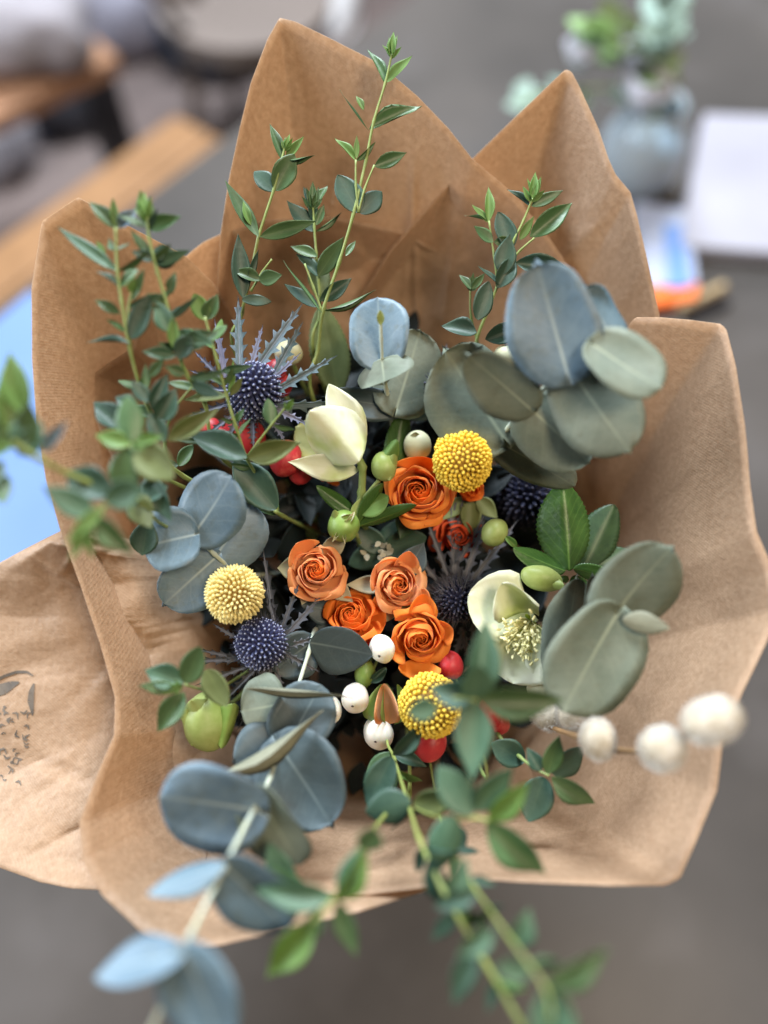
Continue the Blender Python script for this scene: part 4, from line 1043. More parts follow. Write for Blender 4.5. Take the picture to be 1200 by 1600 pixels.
def thistle(label, x, y, z, rx, ry, axis, m_head, m_tip, bracts, bm_, nfl=230, hair=(0, None), seed=0, tipw=.42):
    rr = random.Random(seed)
    s = z / FPX
    c = P(x, y, z)
    ax = V(*axis).normalized(); a1 = (R - ax * R.dot(ax)).normalized(); a2 = ax.cross(a1)
    Rx = rx * s; Rl = ry * s
    t = thing('thistle', label, 'thistle', NECK, 'spiny sea holly thistles')
    b0 = c - ax * Rl
    k = b0 - NECK; nk = NECK + V(k.dot(R) * 0.1, k.dot(U) * 0.1)
    end = Vector((nk.x - k.dot(R) * 0.4, nk.y + 0.05, TABLE_H + 0.004))
    stem(t, [c - ax * Rl * .7, b0 - ax * .006, b0.lerp(nk, .45), nk, nk.lerp(end, .5), end], .0013, .0017, M_brac, n=5)
    verts = []; faces = []; mi = []
    # core ellipsoid
    nu, nv = 20, 12
    for j in range(nv + 1):
        v = pi * j / nv
        for i in range(nu):
            an = 2 * pi * i / nu
            verts.append(c + ax * cos(v) * Rl * .86 + (a1 * cos(an) + a2 * sin(an)) * sin(v) * Rx * .86 - NECK)
    for j in range(nv):
        for i in range(nu):
            i2 = (i + 1) % nu
            faces.append((j * nu + i, (j + 1) * nu + i, (j + 1) * nu + i2, j * nu + i2))
    me = mesh_from(verts, faces, 'head'); link('head', me, t, m_head)
    verts = []; faces = []; mats = []
    seg = 5
    for i in range(nfl):
        q = 1 - 1.75 * (i + .5) / nfl
        th = i * 2.39996; sn = sqrt(max(0, 1 - q * q))
        d = ax * q * Rl + (a1 * cos(th) + a2 * sin(th)) * sn * Rx
        nrm = (ax * q / Rl + (a1 * cos(th) + a2 * sin(th)) * sn / Rx).normalized()
        nrm = (nrm + Vector((rr.gauss(0, .06), rr.gauss(0, .06), rr.gauss(0, .06)))).normalized()
        p = c + d * .85 - NECK
        w = sqrt(Rx * Rl) * 1.7 / sqrt(nfl) * rr.uniform(.9, 1.1)
        ln = Rx * .26 * rr.uniform(.85, 1.2)
        b1 = nrm.orthogonal().normalized(); b2 = nrm.cross(b1)
        st = len(verts)
        prof = [(0, 1.0), (.55, .72), (.80, .50), (.95, tipw), (1.06, tipw * .9)]
        for (h, wr) in prof:
            for kk in range(seg):
                an = 2 * pi * kk / seg
                verts.append(p + nrm * ln * h + (b1 * cos(an) + b2 * sin(an)) * w * wr)
        verts.append(p + nrm * ln * 1.14)
        for r_ in range(4):
            for kk in range(seg):
                k2 = (kk + 1) % seg
                faces.append((st + r_ * seg + kk, st + r_ * seg + k2, st + (r_ + 1) * seg + k2, st + (r_ + 1) * seg + kk)); mats.append(1 if r_ == 3 else 0)
        for kk in range(seg):
            faces.append((st + 4 * seg + kk, st + 4 * seg + (kk + 1) % seg, st + 5 * seg)); mats.append(1)
        # fine spine beside each floret
        e = nrm * ln * rr.uniform(1.4, 2.1) + b1 * w * rr.uniform(-.8, .8)
        st = len(verts); ww = w * .17
        off = b2 * w * .7
        verts += [p + off + b1 * ww, p + off - b1 * ww, p + off + b2 * ww, p + off + e]
        faces += [(st, st + 1, st + 3), (st + 1, st + 2, st + 3), (st + 2, st, st + 3)]; mats += [0, 0, 0]
    me = mesh_from(verts, faces, 'florets'); me.materials.append(m_head); me.materials.append(m_tip)
    me.polygons.foreach_set('material_index', mats)
    o = link('florets', me, t); o['kind'] = 'stuff'
    # spiny bracts
    for bi, (bx, by, a, l, w, roll, dz, mm) in enumerate(bracts):
        base = P(bx, by, z + .004); an = radians(a)
        tip = base + V(cos(an) * l * s, sin(an) * l * s, dz)
        place('bract', spike_mesh(mm or bm_, bi % 4), t, orient(base, tip, w * s * 0.68, roll))
    # thin frilly spines round the collar
    nh, hm = hair
    if nh:
        verts = []; faces = []
        for i in range(nh):
            th = rr.uniform(0, 2 * pi); q = rr.uniform(-1.0, -.25 if nh < 700 else .75)
            sn = sqrt(1 - q * q) if abs(q) < 1 else 0
            d0 = (a1 * cos(th) + a2 * sin(th))
            p = c + ax * q * Rl * .9 + d0 * max(sn, .4) * Rx * .75 - NECK
            d = (d0 + (U * 1.1 if nh >= 700 and rr.random() < .6 else ax * rr.uniform(-.5, .5)) + Vector((rr.gauss(0, .25), rr.gauss(0, .25), rr.gauss(0, .25)))).normalized()
            ln = Rx * rr.uniform(.4, 1.05)
            sd = d.orthogonal().normalized(); s2 = d.cross(sd)
            w = Rx * .022
            st = len(verts)
            m1 = p + d * ln * .5 + ax * ln * .06
            verts += [p + sd * w, p - sd * w * .5 + s2 * w, p - sd * w * .5 - s2 * w, m1 + sd * w * .7, m1 - sd * w * .35 + s2 * w * .6, m1 - sd * w * .35 - s2 * w * .6, p + d * ln + ax * ln * .22]
            for kk in range(3):
                k2 = (kk + 1) % 3
                faces.append((st + kk, st + k2, st + 3 + k2, st + 3 + kk)); faces.append((st + 3 + kk, st + 3 + k2, st + 6))
            # side tooth
            st = len(verts)
            tip = m1 + (sd * rr.choice((-1, 1)) + d).normalized() * ln * .28
            verts += [m1 + d * w, m1 - d * w, m1 + s2 * w, tip]; faces += [(st, st + 1, st + 3), (st + 1, st + 2, st + 3), (st + 2, st, st + 3)]
        o = link('spines', mesh_from(verts, faces, 'spines', False), t, hm); o['kind'] = 'stuff'
    return t

thistle('blue thistle at upper left with long grey-green spiny bracts', 397, 612, .430, 38, 52, (.18, .35, .75), M_this, M_thisp,
        [(375, 575, 92, 112, 44, 0, 0, None), (352, 590, 100, 92, 30, 20, 0, M_bracv), (405, 570, 55, 116, 44, 10, 0, None), (425, 590, 62, 100, 40, 20, -.004, None), (428, 612, 30, 112, 38, 10, 0, None),
         (415, 635, 2, 130, 40, 40, 0, None), (365, 612, 172, 76, 22, 20, 0, M_bracv), (362, 630, 196, 74, 26, 10, 0, M_bracv), (370, 645, 215, 62, 26, 10, 0, M_bracv), (395, 655, 270, 44, 30, 10, 0, M_bracv),
         (375, 650, 240, 48, 28, 0, 0, M_bracv), (345, 590, 135, 60, 24, 0, 0, M_bracv), (432, 640, 335, 60, 26, 0, 0, M_bracv), (350, 600, 158, 60, 20, 0, 0, M_bracv), (392, 575, 75, 70, 24, 0, 0, M_bracv), (420, 600, 45, 70, 20, 0, 0, M_bracv), (425, 655, 300, 40, 24, 0, 0, M_bracv)], M_brac, nfl=260,
        hair=(170, M_bracv), seed=1)
thistle('round dark purple thistle at lower left, touching the pale yellow ball flower', 408, 1006, .427, 36, 38, (-.05, .0, 1), M_this, M_thisp,
        [(430, 985, 98, 128, 30, 20, 0, None), (432, 975, 108, 80, 22, 0, 0, None), (440, 985, 70, 80, 26, 0, 0, None), (445, 995, 48, 90, 30, 0, 0, None), (380, 1030, 168, 76, 22, 10, 0, None), (385, 1030, 182, 96, 26, 10, 0, None), (390, 1040, 200, 90, 24, 10, 0, None),
         (400, 1045, 225, 80, 26, 10, 0, None), (415, 1045, 255, 70, 30, 10, 0, None), (430, 1040, 285, 60, 26, 10, 0, None), (445, 1020, 330, 60, 26, 10, 0, None), (445, 1010, 15, 60, 24, 10, 0, None), (375, 1000, 150, 50, 20, 0, 0, None), (425, 1045, 240, 110, 26, 10, 0, None)], M_bracd, nfl=260,
        hair=(650, M_bracd), seed=2)
thistle('dark feathery thistle to the left of the open hellebore', 716, 936, .452, 32, 48, (-.1, -.1, 1), M_thisd, M_thist,
        [(712, 905, 92, 140, 44, 10, 0, None), (700, 900, 110, 110, 30, 10, 0, None), (725, 905, 70, 100, 34, 10, 0, None), (735, 910, 52, 120, 34, 10, 0, None), (745, 930, 30, 70, 30, 10, 0, None), (690, 930, 150, 70, 30, 10, 0, None), (740, 975, 270, 80, 30, 10, 0, None), (720, 980, 285, 66, 30, 10, 0, None),
         (690, 915, 130, 90, 28, 10, 0, None), (705, 890, 80, 120, 24, 10, 0, None), (725, 985, 250, 60, 26, 10, 0, None), (755, 950, 350, 60, 24, 10, 0, None), (715, 880, 60, 90, 24, 10, 0, None)], M_bracd, nfl=240, hair=(760, M_bracd), seed=3)
thistle('nearly black thistle head between the two upper eucalyptus clusters', 682, 614, .462, 36, 46, (0, .2, 1), M_thisd, M_thist,
        [(690, 585, 80, 50, 24, 0, 0, None), (660, 640, 230, 50, 24, 0, 0, None)], M_bracd, nfl=220, hair=(50, M_bracd), seed=4)
thistle('nearly black thistle head deep at the right of the orange roses', 826, 780, .484, 44, 52, (0, 0, 1), M_thisd, M_thist,
        [(800, 830, 250, 60, 26, 0, 0, None), (850, 760, 40, 50, 24, 0, 0, None)], M_bracd, nfl=230, hair=(70, M_bracd), seed=5)

# ------------------------------------------------------------------ hellebores
h1 = thing('hellebore', 'cream green hellebore seen from the side, nodding to the left', 'flower', NECK)
stem(h1, [P(556, 712, .428), P(566, 730, .43), P(565, 770, .434), P(562, 805, .44), P(590, 850, .50), NECK, NECK + Vector((.01, .05, -.05)), Vector((NECK.x, NECK.y + .05, TABLE_H + .004))], .0022, .0018, M_stem, n=5)
for (x, y, z, a, l, w, roll, dz, m_, kd, vr) in (
        (566, 702, .436, 119, 112, 56, 14, 0, M_hel, 'oval', 2), (560, 736, .434, 172, 110, 44, -10, 0, M_hel, 'lance', 0),
        (548, 722, .444, 147, 102, 72, 0, -.004, M_helo, 'petal', 2), (561, 722, .418, 133, 108, 96, -6, .003, M_hel, 'deepcup', 0)):
    leaf(h1, x, y, z, a, l, w, roll + 180 if kd == 'deepcup' else roll, dz, kd, m_, name='petal', var=vr)

h2 = thing('hellebore', 'open cream hellebore with yellow stamens at right of centre', 'flower', NECK)
down_stem(h2, 836, 985, .447, M_stem, .002)
for (x, y, z, a, l, w, roll, dz, vr) in ((840, 970, .437, 160, 120, 112, 12, .006, 2), (842, 962, .434, 128, 92, 70, -30, .010, 1), (830, 972, .433, 250, 98, 128, 4, .006, 2), (842, 975, .431, 284, 86, 70, 15, .006, 2), (845, 975, .444, 20, 60, 60, 0, .004, 2), (834, 975, .440, 208, 90, 86, 0, .003, 2)):
    leaf(h2, x, y, z, a, l, w, roll, dz, 'petal', M_hel, name='petal', var=vr)
# nectaries and stamens
rr = random.Random(3)
cc = P(828, 974, .429); axh = V(-.45, -.15, .9).normalized()
b1 = axh.orthogonal().normalized(); b2 = axh.cross(b1)
for k in range(9):
    th = 2 * pi * k / 9
    d = (b1 * cos(th) + b2 * sin(th))
    tip = cc + d * .0065 + axh * .006
    place('nectary', leaf_mesh('oval', k % 4, M_nect), h2, orient(cc + d * .002, tip, .0036, 0, axh))
av = []; af = []; fv = []; ff = []
for k in range(95):
    th = rr.uniform(0, 2 * pi); sp = rr.uniform(.15, 1.0) * 1.1
    d = (axh + (b1 * cos(th) + b2 * sin(th)) * sp + V(-.25, -.35, 0) * rr.uniform(0, 1)).normalized()
    ln = rr.uniform(.011, .021)
    p0 = cc + (b1 * cos(th) + b2 * sin(th)) * .0015
    pts = [p0 + d * ln * t + V(0, -.0018, 0) * t * t for t in (0, .33, .66, 1)]
    v, f = tube_data([p - NECK for p in pts], .00027, .00020, 5); o0 = len(fv); fv += v; ff += [tuple(i + o0 for i in q) for q in f]
    e = pts[-1]; d2 = (d + Vector((rr.gauss(0, .7), rr.gauss(0, .7), rr.gauss(0, .7)))).normalized()
    bm = [e - d2 * .0015, e - d2 * .0009, e + d2 * .0009, e + d2 * .0015]
    st = len(av); o1 = d2.orthogonal().normalized(); o2 = d2.cross(o1)
    for i, p in enumerate(bm):
        r_ = (.0003, .00075, .00075, .0003)[i]
        for q in range(6):
            an = 2 * pi * q / 6; av.append(p + (o1 * cos(an) + o2 * sin(an)) * r_ - NECK)
    for i in range(3):
        for q in range(6):
            q2 = (q + 1) % 6; af.append((st + i * 6 + q, st + i * 6 + q2, st + (i + 1) * 6 + q2, st + (i + 1) * 6 + q))
    af.append(tuple(st + q for q in range(5, -1, -1))); af.append(tuple(st + 18 + q for q in range(6)))
o = link('stamen_filaments', mesh_from(fv, ff, 'filaments'), h2, M_sta); o['kind'] = 'stuff'
o = link('stamen_anthers', mesh_from(av, af, 'anthers'), h2, M_sta); o['kind'] = 'stuff'

# ------------------------------------------------------------------ buds (closed hellebores)
def ball(parent, name, x, y, z, rx, ry, m, rot=0, seed=0, rough=.03, seg=20):
    s = z / FPX; verts = []; faces = []
    c = P(x, y, z) - root_loc(parent); a = radians(rot)
    nu, nv = seg, seg * 2 // 3
    for j in range(nv + 1):
        v = pi * j / nv
        for i in range(nu):
            an = 2 * pi * i / nu
            lx, ly, lz = sin(v) * cos(an) * rx, cos(v) * ry, sin(v) * sin(an) * rx
            k = 1 + noise.noise(Vector((lx / rx * 1.3 + seed * 5, ly / ry * 1.3, lz / rx * 1.3))) * rough * 2
            X = (lx * cos(a) - ly * sin(a)) * k; Y = (lx * sin(a) + ly * cos(a)) * k
            verts.append(c + V(X * s, Y * s, lz * s * k))
    for j in range(nv):
        for i in range(nu):
            i2 = (i + 1) % nu
            faces.append((j * nu + i, (j + 1) * nu + i, (j + 1) * nu + i2, j * nu + i2))
    return link(name, mesh_from(verts, faces, name), parent, m)

def bud(label, x, y, z, rx, ry, rot, m, ms, st=None, caps=(), seed=0, name='hellebore_bud'):
    t = thing(name, label, 'bud', NECK, 'green flower buds')
    if st: stem(t, [P(*p) for p in st], .0014, .0011, M_stem)
    else: down_stem(t, x, y + 4, z + .006)
    ball(t, 'body', x, y, z, rx, ry, m, rot, seed)
    for (dx, dy, a, l, w, rl, dz, mm) in caps:
        leaf(t, x + dx, y + dy, z - rx * z / FPX * .55, a, l, w, rl, dz, 'deepcup' if l > 24 else 'petal', mm or ms, name='sepal')
    return t
bud('small pale green bud on a short stalk left of the largest rose', 600, 729, .424, 20, 24, 10, M_bud, M_leafb, [(560, 800, .44), (572, 775, .432), (592, 750, .426)],
    [(-10, -4, 48, 48, 28, 170, .0, M_leafb), (8, 22, 80, 42, 24, 190, 0, M_bud)], 1)
bud('round green bud with a brown papery scar at the centre', 537, 822, .428, 25, 26, 0, M_budd, M_budd, [(562, 850, .46), (556, 835, .44), (548, 825, .432)],
    [(-6, 20, 100, 46, 22, 180, 0, M_bud), (4, 0, 60, 26, 7, 0, 0.001, M_budc), (-2, 2, 235, 28, 5, 0, 0.001, M_budc), (0, 2, 275, 26, 5, 0, .001, M_budc), (-8, -10, 15, 26, 9, 0, .001, M_stemb)], 2)
bud('glossy green bud between the red-orange rose and the toothed leaf', 773, 832, .436, 23, 20, 60, M_bud, M_budd, None, [(16, 6, 318, 26, 12, 0, 0, M_leafb), (14, 8, 340, 20, 8, 0, 0, M_stemb)], 3)
bud('yellow-green pointed bud resting above the open hellebore', 846, 904, .428, 20, 34, 75, M_bud, M_leafb, None, [(-26, 0, 350, 60, 34, 180, 0, M_bud)], 4)
bud('cream round bud just behind the largest rose', 652, 696, .447, 22, 24, 0, M_budc, M_budc, None, [(0, 22, 95, 42, 34, 180, 0, M_budc)], 5)
bud('cream bud up behind the blue thistle', 451, 552, .452, 22, 20, 0, M_budc, M_budc, None, [], 6)
bud('large olive green bud at lower left inside the paper', 322, 1128, .425, 36, 46, 8, M_bud, M_bud, None,
    [(10, 40, 110, 84, 64, 180, .0, M_bud), (24, 42, 76, 78, 40, 200, 0, M_budd), (-22, 38, 105, 66, 34, 160, 0, M_bud)], 7)
bud('small dark green bud above the white berries', 570, 1052, .44, 16, 22, -10, M_budd, M_budd, None, [(-2, 16, 95, 34, 22, 180, 0, M_budd), (8, 14, 40, 34, 16, 0, 0, M_leafd)], 8)
bud('cream bud half under the round eucalyptus leaf at lower right', 845, 1074, .43, 22, 24, 0, M_budc, M_budc, None, [], 9)
bud('pale bud showing under the upper right eucalyptus leaf', 796, 560, .44, 26, 20, -30, M_budc, M_budc, None, [], 10)

# ------------------------------------------------------------------ berries
def berries(label, items, m, dot=True, name='berry_sprig', cat='berries', group=None, z0=.43):
    t = thing(name, label, cat, NECK, group)
    cx = sum(i[0] for i in items) / len(items); cy = sum(i[1] for i in items) / len(items)
    j = P(cx, cy, z0 + .03)
    k = j - NECK; nk = NECK + V(k.dot(R) * .1, k.dot(U) * .1)
    stem(t, [j, j.lerp(nk, .5), nk, Vector((nk.x, nk.y + .05, TABLE_H + .004))], .0012, .0015, M_stem)
    for n_, (x, y, r, dz) in enumerate(items):
        z = z0 + dz
        b = ball(t, 'berry', x, y, z, r, r * random.uniform(1.05, 1.22), m, random.uniform(-30, 30), n_ + x * .1, .04)
        stem(t, [P(x, y, z + r * z / FPX * .8), P(x, y, z + .015), j], .0007, .0009, M_stem, name='stalk', n=3, seg=6)
        if dot:
            s = z / FPX
            o = ball(t, 'tip_dot', x - 4, y + r * .55, z - r * s * .86, 2.6, 2.2, M_dot, 0, n_, .2, 8)
            o.parent = b
    return t
berries('cluster of four glossy white berries below the orange roses', [(597, 1014, 20, -.004), (555, 1091, 22, -.002), (591, 1146, 23, .002), (514, 1108, 20, .004)], M_white, name='white_berry_sprig', z0=.432)
berries('dark red berries below the blue thistle', [(390, 684, 26, 0), (345, 690, 24, .006), (372, 668, 20, .01), (330, 672, 18, .012)], M_red, False, 'red_berry_sprig', group='red berry clusters', z0=.445)
berries('red berries to the left of the cream hellebore', [(446, 716, 27, -.002), (470, 735, 20, .006)], M_red, False, 'red_berry_sprig', group='red berry clusters', z0=.442)
berries('red berry cluster behind the blue thistle head', [(430, 580, 18, 0), (440, 602, 17, .003), (420, 598, 15, .003)], M_red, False, 'red_berry_sprig', group='red berry clusters', z0=.45)
berries('red berries around the lowest yellow ball flower', [(704, 1040, 20, 0), (671, 1162, 26, 0), (766, 1112, 19, 0), (780, 1128, 16, .006)], M_red, False, 'red_berry_sprig', group='red berry clusters', z0=.44)
# tiny waxy white flowers deep in the middle
wx = thing('wax_flower', 'tiny whitish wax flowers deep in the shade between the roses', 'flower', NECK)
down_stem(wx, 600, 872, .462, M_stem)
rw = random.Random(9)
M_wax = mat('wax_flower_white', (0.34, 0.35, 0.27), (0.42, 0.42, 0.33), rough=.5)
for k in range(16):
    a = rw.uniform(0, 6.28); q = rw.uniform(0, 30)
    x = 603 + q * cos(a) * 1.1; y = 866 + q * sin(a) * .7; z = .452 + rw.uniform(-.003, .006)
    leaf(wx, x, y, z, rw.uniform(0, 360), rw.uniform(9, 15), rw.uniform(7, 10), 0, .003, 'oval', M_wax, name='petal')
for (a, l, w) in ((200, 60, 40), (20, 70, 50), (60, 60, 40), (140, 60, 40), (340, 60, 44)):
    leaf(wx, 600, 862, .458, a, l, w, 0, 0, 'oval', M_leafd)

# ------------------------------------------------------------------ fluffy catkins on their twig
cw = thing('pussy_willow_twig', 'bare twig with fluffy white catkins sticking out over the lower right of the paper', 'twig', NECK)
stem(cw, [Vector((NECK.x, NECK.y + .05, TABLE_H + .004)), NECK, P(800, 1090, .50), P(850, 1130, .43), P(900, 1150, .39), P(965, 1172, .372), P(1040, 1168, .354), P(1100, 1130, .340)], .0016, .0011, M_stemb)
def catkin(x, y, z, rx, ry, rot, seed, lab=None):
    rr = random.Random(seed)
    o = ball(cw, 'catkin', x, y, z, rx * .82, ry * .82, M_fluffc, rot, seed, .05, 18)
    s = z / FPX; c = P(x, y, z); a = radians(rot)
    verts = []; faces = []
    for k in range(2600):
        u = rr.uniform(-1, 1); th = rr.uniform(0, 2 * pi); q = sqrt(1 - u * u)
        n_ = Vector((q * cos(th), u, q * sin(th)))
        def tw(v): return V((v.x * cos(a) - v.y * sin(a)) * s, (v.x * sin(a) + v.y * cos(a)) * s, v.z * s)
        p = tw(Vector((n_.x * rx * .80, n_.y * ry * .80, n_.z * rx * .80)))
        d = tw(n_ + Vector((0, .5, 0)) + Vector((rr.gauss(0, .25), rr.gauss(0, .25), rr.gauss(0, .25)))).normalized()
        ln = rr.uniform(.15, .34) * rx * s
        sd = d.orthogonal().normalized() * .00010
        b = len(verts); w0 = c + p - NECK
        verts += [w0 + sd, w0 - sd, w0 + d * ln]; faces.append((b, b + 1, b + 2))
    h = link('fur', mesh_from(verts, faces, 'fur', False), None, M_fluff); h.parent = o; h['kind'] = 'stuff'
    # bud scale
    leaf(cw, x - rx * .6 * cos(a + 1.57) , y + rx * .6 * sin(a + 1.57), z + .002, rot + 90, ry * .7, rx * .9, 0, 0, 'oval', M_stemb, name='bud_scale')
catkin(934, 1156, .368, 31, 37, 8, 1)
catkin(1034, 1170, .345, 38, 41, -60, 2)
catkin(1112, 1126, .330, 40, 55, -72, 3)
catkin(858, 1116, .42, 28, 34, 70, 4)
catkin(892, 1116, .41, 26, 30, 20, 5)

# ------------------------------------------------------------------ things lying on the table
def flat_card(name, label, cat, pts, h, th, m):
    w = [G(x, y, h) for x, y in pts]
    c = sum(w, Vector()) / len(w); n = len(w)
    verts = [Vector((p.x, p.y, h + th)) - c for p in w] + [Vector((p.x, p.y, h)) - c for p in w]
    faces = [tuple(range(n))] + [tuple(range(2 * n - 1, n - 1, -1))] + [(i, i + n, (i + 1) % n + n, (i + 1) % n) for i in range(n)]
    o = link(name, mesh_from(verts, faces, name, False), None, m, c)
    bm = bmesh.new(); bm.from_mesh(o.data); bmesh.ops.recalc_face_normals(bm, faces=bm.faces); bmesh.ops.bevel(bm, geom=list(bm.edges), offset=min(.002, th * .3), segments=2, affect='EDGES'); bm.to_mesh(o.data); bm.free()
    return tag(o, label, cat)
M_blue = mat('blue_card', (0.105, 0.185, 0.37), (0.125, 0.21, 0.41), rough=.5, nscale=4)
M_wpaper = mat('white_paper', (0.31, 0.30, 0.34), (0.34, 0.33, 0.37), rough=.6, nscale=10)
flat_card('blue_slab', 'light blue folder on the table behind the left paper flap', 'slab', [(-140, 620), (52, 455), (240, 640), (160, 900), (-220, 1080)], TABLE_H, .004, M_blue)  # plain flat light blue shape of unknown kind
flat_card('white_notepad', 'thick white notepad on the table at the right edge', 'notepad', [(1093, 196), (1330, 205), (1420, 430), (1052, 402)], TABLE_H + .0, .022, M_wpaper)
M_pkt = mat('packet_white_blue', (0.38, 0.42, 0.55), (0.42, 0.46, 0.57), rough=.4, nscale=20)
M_orange = mat('packet_orange', (0.78, 0.15, 0.02), rough=.4)
M_skyb = mat('packet_blue', (0.14, 0.26, 0.56), rough=.4)
pk = thing('small_packet', 'white and blue packet with an orange end beside the notepad', 'packet', G(1040, 420, TABLE_H))
def card_part(parent, name, pts, h, th, m):
    w = [G(x, y, h) for x, y in pts]; n = len(w); o0 = root_loc(parent)
    verts = [Vector((p.x, p.y, h + th)) - o0 for p in w] + [Vector((p.x, p.y, h)) - o0 for p in w]
    faces = [tuple(range(n))] + [tuple(range(2 * n - 1, n - 1, -1))] + [(i, i + n, (i + 1) % n + n, (i + 1) % n) for i in range(n)]
    return link(name, mesh_from(verts, faces, name, False), parent, m)
card_part(pk, 'body', [(985, 330), (1070, 345), (1082, 455), (1000, 462)], TABLE_H, .018, M_pkt)
card_part(pk, 'blue_panel', [(1038, 350), (1068, 355), (1079, 448), (1044, 450)], TABLE_H + .0205, .001, M_skyb)
card_part(pk, 'orange_end', [(1004, 466), (1084, 458), (1080, 480), (1010, 492)], TABLE_H, .018, M_orange)
M_tan = mat('pencil_tan', (0.42, 0.31, 0.17), rough=.5)
def rod(name, label, cat, a, b, r, m, h):
    p0 = G(*a, h); p1 = G(*b, h); c = (p0 + p1) / 2
    v, f = tube_data(catmull([p0 - c, p1 - c], 4), r, r, 6)
    return tag(link(name, mesh_from(v, f, name, False), None, m, c), label, cat)
rod('wooden_pencil', 'tan wooden pencil lying beside the orange end of the packet', 'pencil', (1060, 482), (1130, 448), .008, M_tan, TABLE_H + .008)
rod('black_pen', 'black pen lying on the table just below the tan pencil', 'pen', (1072, 500), (1138, 474), .0055, M_metal, TABLE_H + .0055)

# glass vase with flowers
vb = G(985, 292, TABLE_H)
vz = thing('glass_vase', 'round glass vase of water with stems on the table at upper right', 'vase', vb)
mg, nt = new_mat('vase_glass')
out = N(nt, 'ShaderNodeOutputMaterial'); gl = N(nt, 'ShaderNodeBsdfPrincipled', Roughness=0.03, IOR=1.3)
gl.inputs['Base Color'].default_value = (0.80, 0.92, 1.0, 1); gl.inputs['Transmission Weight'].default_value = 0.6
L(nt, gl.outputs[0], out.inputs['Surface'])
def lathe(name, prof, m, parent, loc, seg=32):
    verts = []; faces = []
    for (r, h) in prof:
        for k in range(seg):
            an = 2 * pi * k / seg; verts.append((r * cos(an), r * sin(an), h))
    for j in range(len(prof) - 1):
        for k in range(seg):
            k2 = (k + 1) % seg; faces.append((j * seg + k, j * seg + k2, (j + 1) * seg + k2, (j + 1) * seg + k))
    return link(name, mesh_from(verts, faces, name), parent, m, loc)
lathe('glass', [(0.001, 0.002), (.040, .002), (.052, .02), (.060, .05), (.058, .085), (.045, .115), (.036, .128), (.040, .138), (.038, .138), (.034, .127), (.043, .113), (.056, .083), (.057, .05), (.049, .022), (.037, .010), (0.001, .010)], mg, vz, (0, 0, 0))
mw, nt = new_mat('vase_water')
out = N(nt, 'ShaderNodeOutputMaterial'); gl = N(nt, 'ShaderNodeBsdfGlass', Roughness=0.05, IOR=1.33)
gl.inputs['Color'].default_value = (0.86, 0.95, 1.0, 1)
tl = N(nt, 'ShaderNodeBsdfDiffuse'); tl.inputs['Color'].default_value = (0.55, 0.72, 0.84, 1)  # opaque pale blue stands in for window light seen through the water
mm_ = N(nt, 'ShaderNodeMixShader', Fac=0.97); L(nt, gl.outputs[0], mm_.inputs[1]); L(nt, tl.outputs[0], mm_.inputs[2])
L(nt, mm_.outputs[0], out.inputs['Surface'])
lathe('water', [(0.001, .0115), (.036, .0115), (.0475, .024), (.0555, .05), (.0545, .083), (.050, .09), (0.001, .09)], mw, vz, (0, 0, 0))
M_pink = mat('vase_bloom_white', (0.60, 0.60, 0.65), (0.70, 0.70, 0.74), rough=.6)
M_sage = mat('vase_sage', (0.20, 0.29, 0.24), (0.26, 0.35, 0.29), rough=.6)
rv = random.Random(21)
def vstem(label, tipx, tipy, hgt, kind, m, cat, name, n=9):
    t = thing(name, label, cat, vb + Vector((0, 0, .02)), 'flowers standing in the glass vase')
    d = (P(tipx, tipy, 1.0) - CAM)
    # tip point at height hgt above the table
    tip = CAM + d * ((TABLE_H + hgt - CAM.z) / d.z)
    o0 = t.location; b0 = vb + Vector((rv.uniform(-.02, .02), rv.uniform(-.02, .02), .02)); mth = vb + Vector((0, 0, .13)) + (tip - vb) * .08
    c = catmull([b0, mth, mth.lerp(tip, .6) + Vector((0, 0, .02)), tip], 6)
    v, f = tube_data([p - o0 for p in c], .002, .0014, 6); link('stem', mesh_from(v, f, 'stem'), t, M_stem)
    for k in range(n):
        if kind == 'leafy':
            p = c[-1].lerp(c[-12], k / n); dd = Vector((rv.uniform(-1, 1), rv.uniform(-1, 1), rv.uniform(-.2, .6))).normalized()
            place('leaf', leaf_mesh('oval', k % 4, m), t, (lambda M: M)(orient(p, p + dd * rv.uniform(.035, .055), .028, rv.uniform(-40, 40))))
        else:
            th = k * 2.4; dd = Vector((cos(th), sin(th), .5 + .1 * (k % 3))).normalized()
            place('petal', leaf_mesh('petal', k % 3, m), t, orient(c[-1] - Vector((0, 0, .01)), c[-1] + dd * (.048 if n > 20 else .036), .04, 0, Vector((0, 0, 1))))
vstem('bright green leafy stem at the left of the glass vase', 905, 40, .24, 'leafy', mat('vase_leaf_green', (.16, .27, .09), (.2, .33, .12)), 'foliage', 'vase_greenery', 12)
vstem('pale sage eucalyptus stem standing tallest in the glass vase', 1035, 20, .27, 'leafy', M_sage, 'foliage', 'vase_greenery', 14)
vstem('sage stem trailing left out of the glass vase towards the paper', 810, 165, .15, 'leafy', M_sage, 'foliage', 'vase_greenery', 10)
vstem('olive green stem in the middle of the glass vase', 975, 45, .22, 'leafy', M_leafo, 'foliage', 'vase_greenery', 9)
vstem('whitish bloom over the rim of the glass vase', 1003, 165, .15, 'bloom', M_pink, 'flower', 'vase_flower', 26)
vstem('pink-white bloom leaning left above the glass vase', 905, 100, .19, 'bloom', M_pink, 'flower', 'vase_flower', 12)
vstem('small pale bloom low at the right rim of the glass vase', 985, 110, .18, 'bloom', M_pink, 'flower', 'vase_flower', 12)

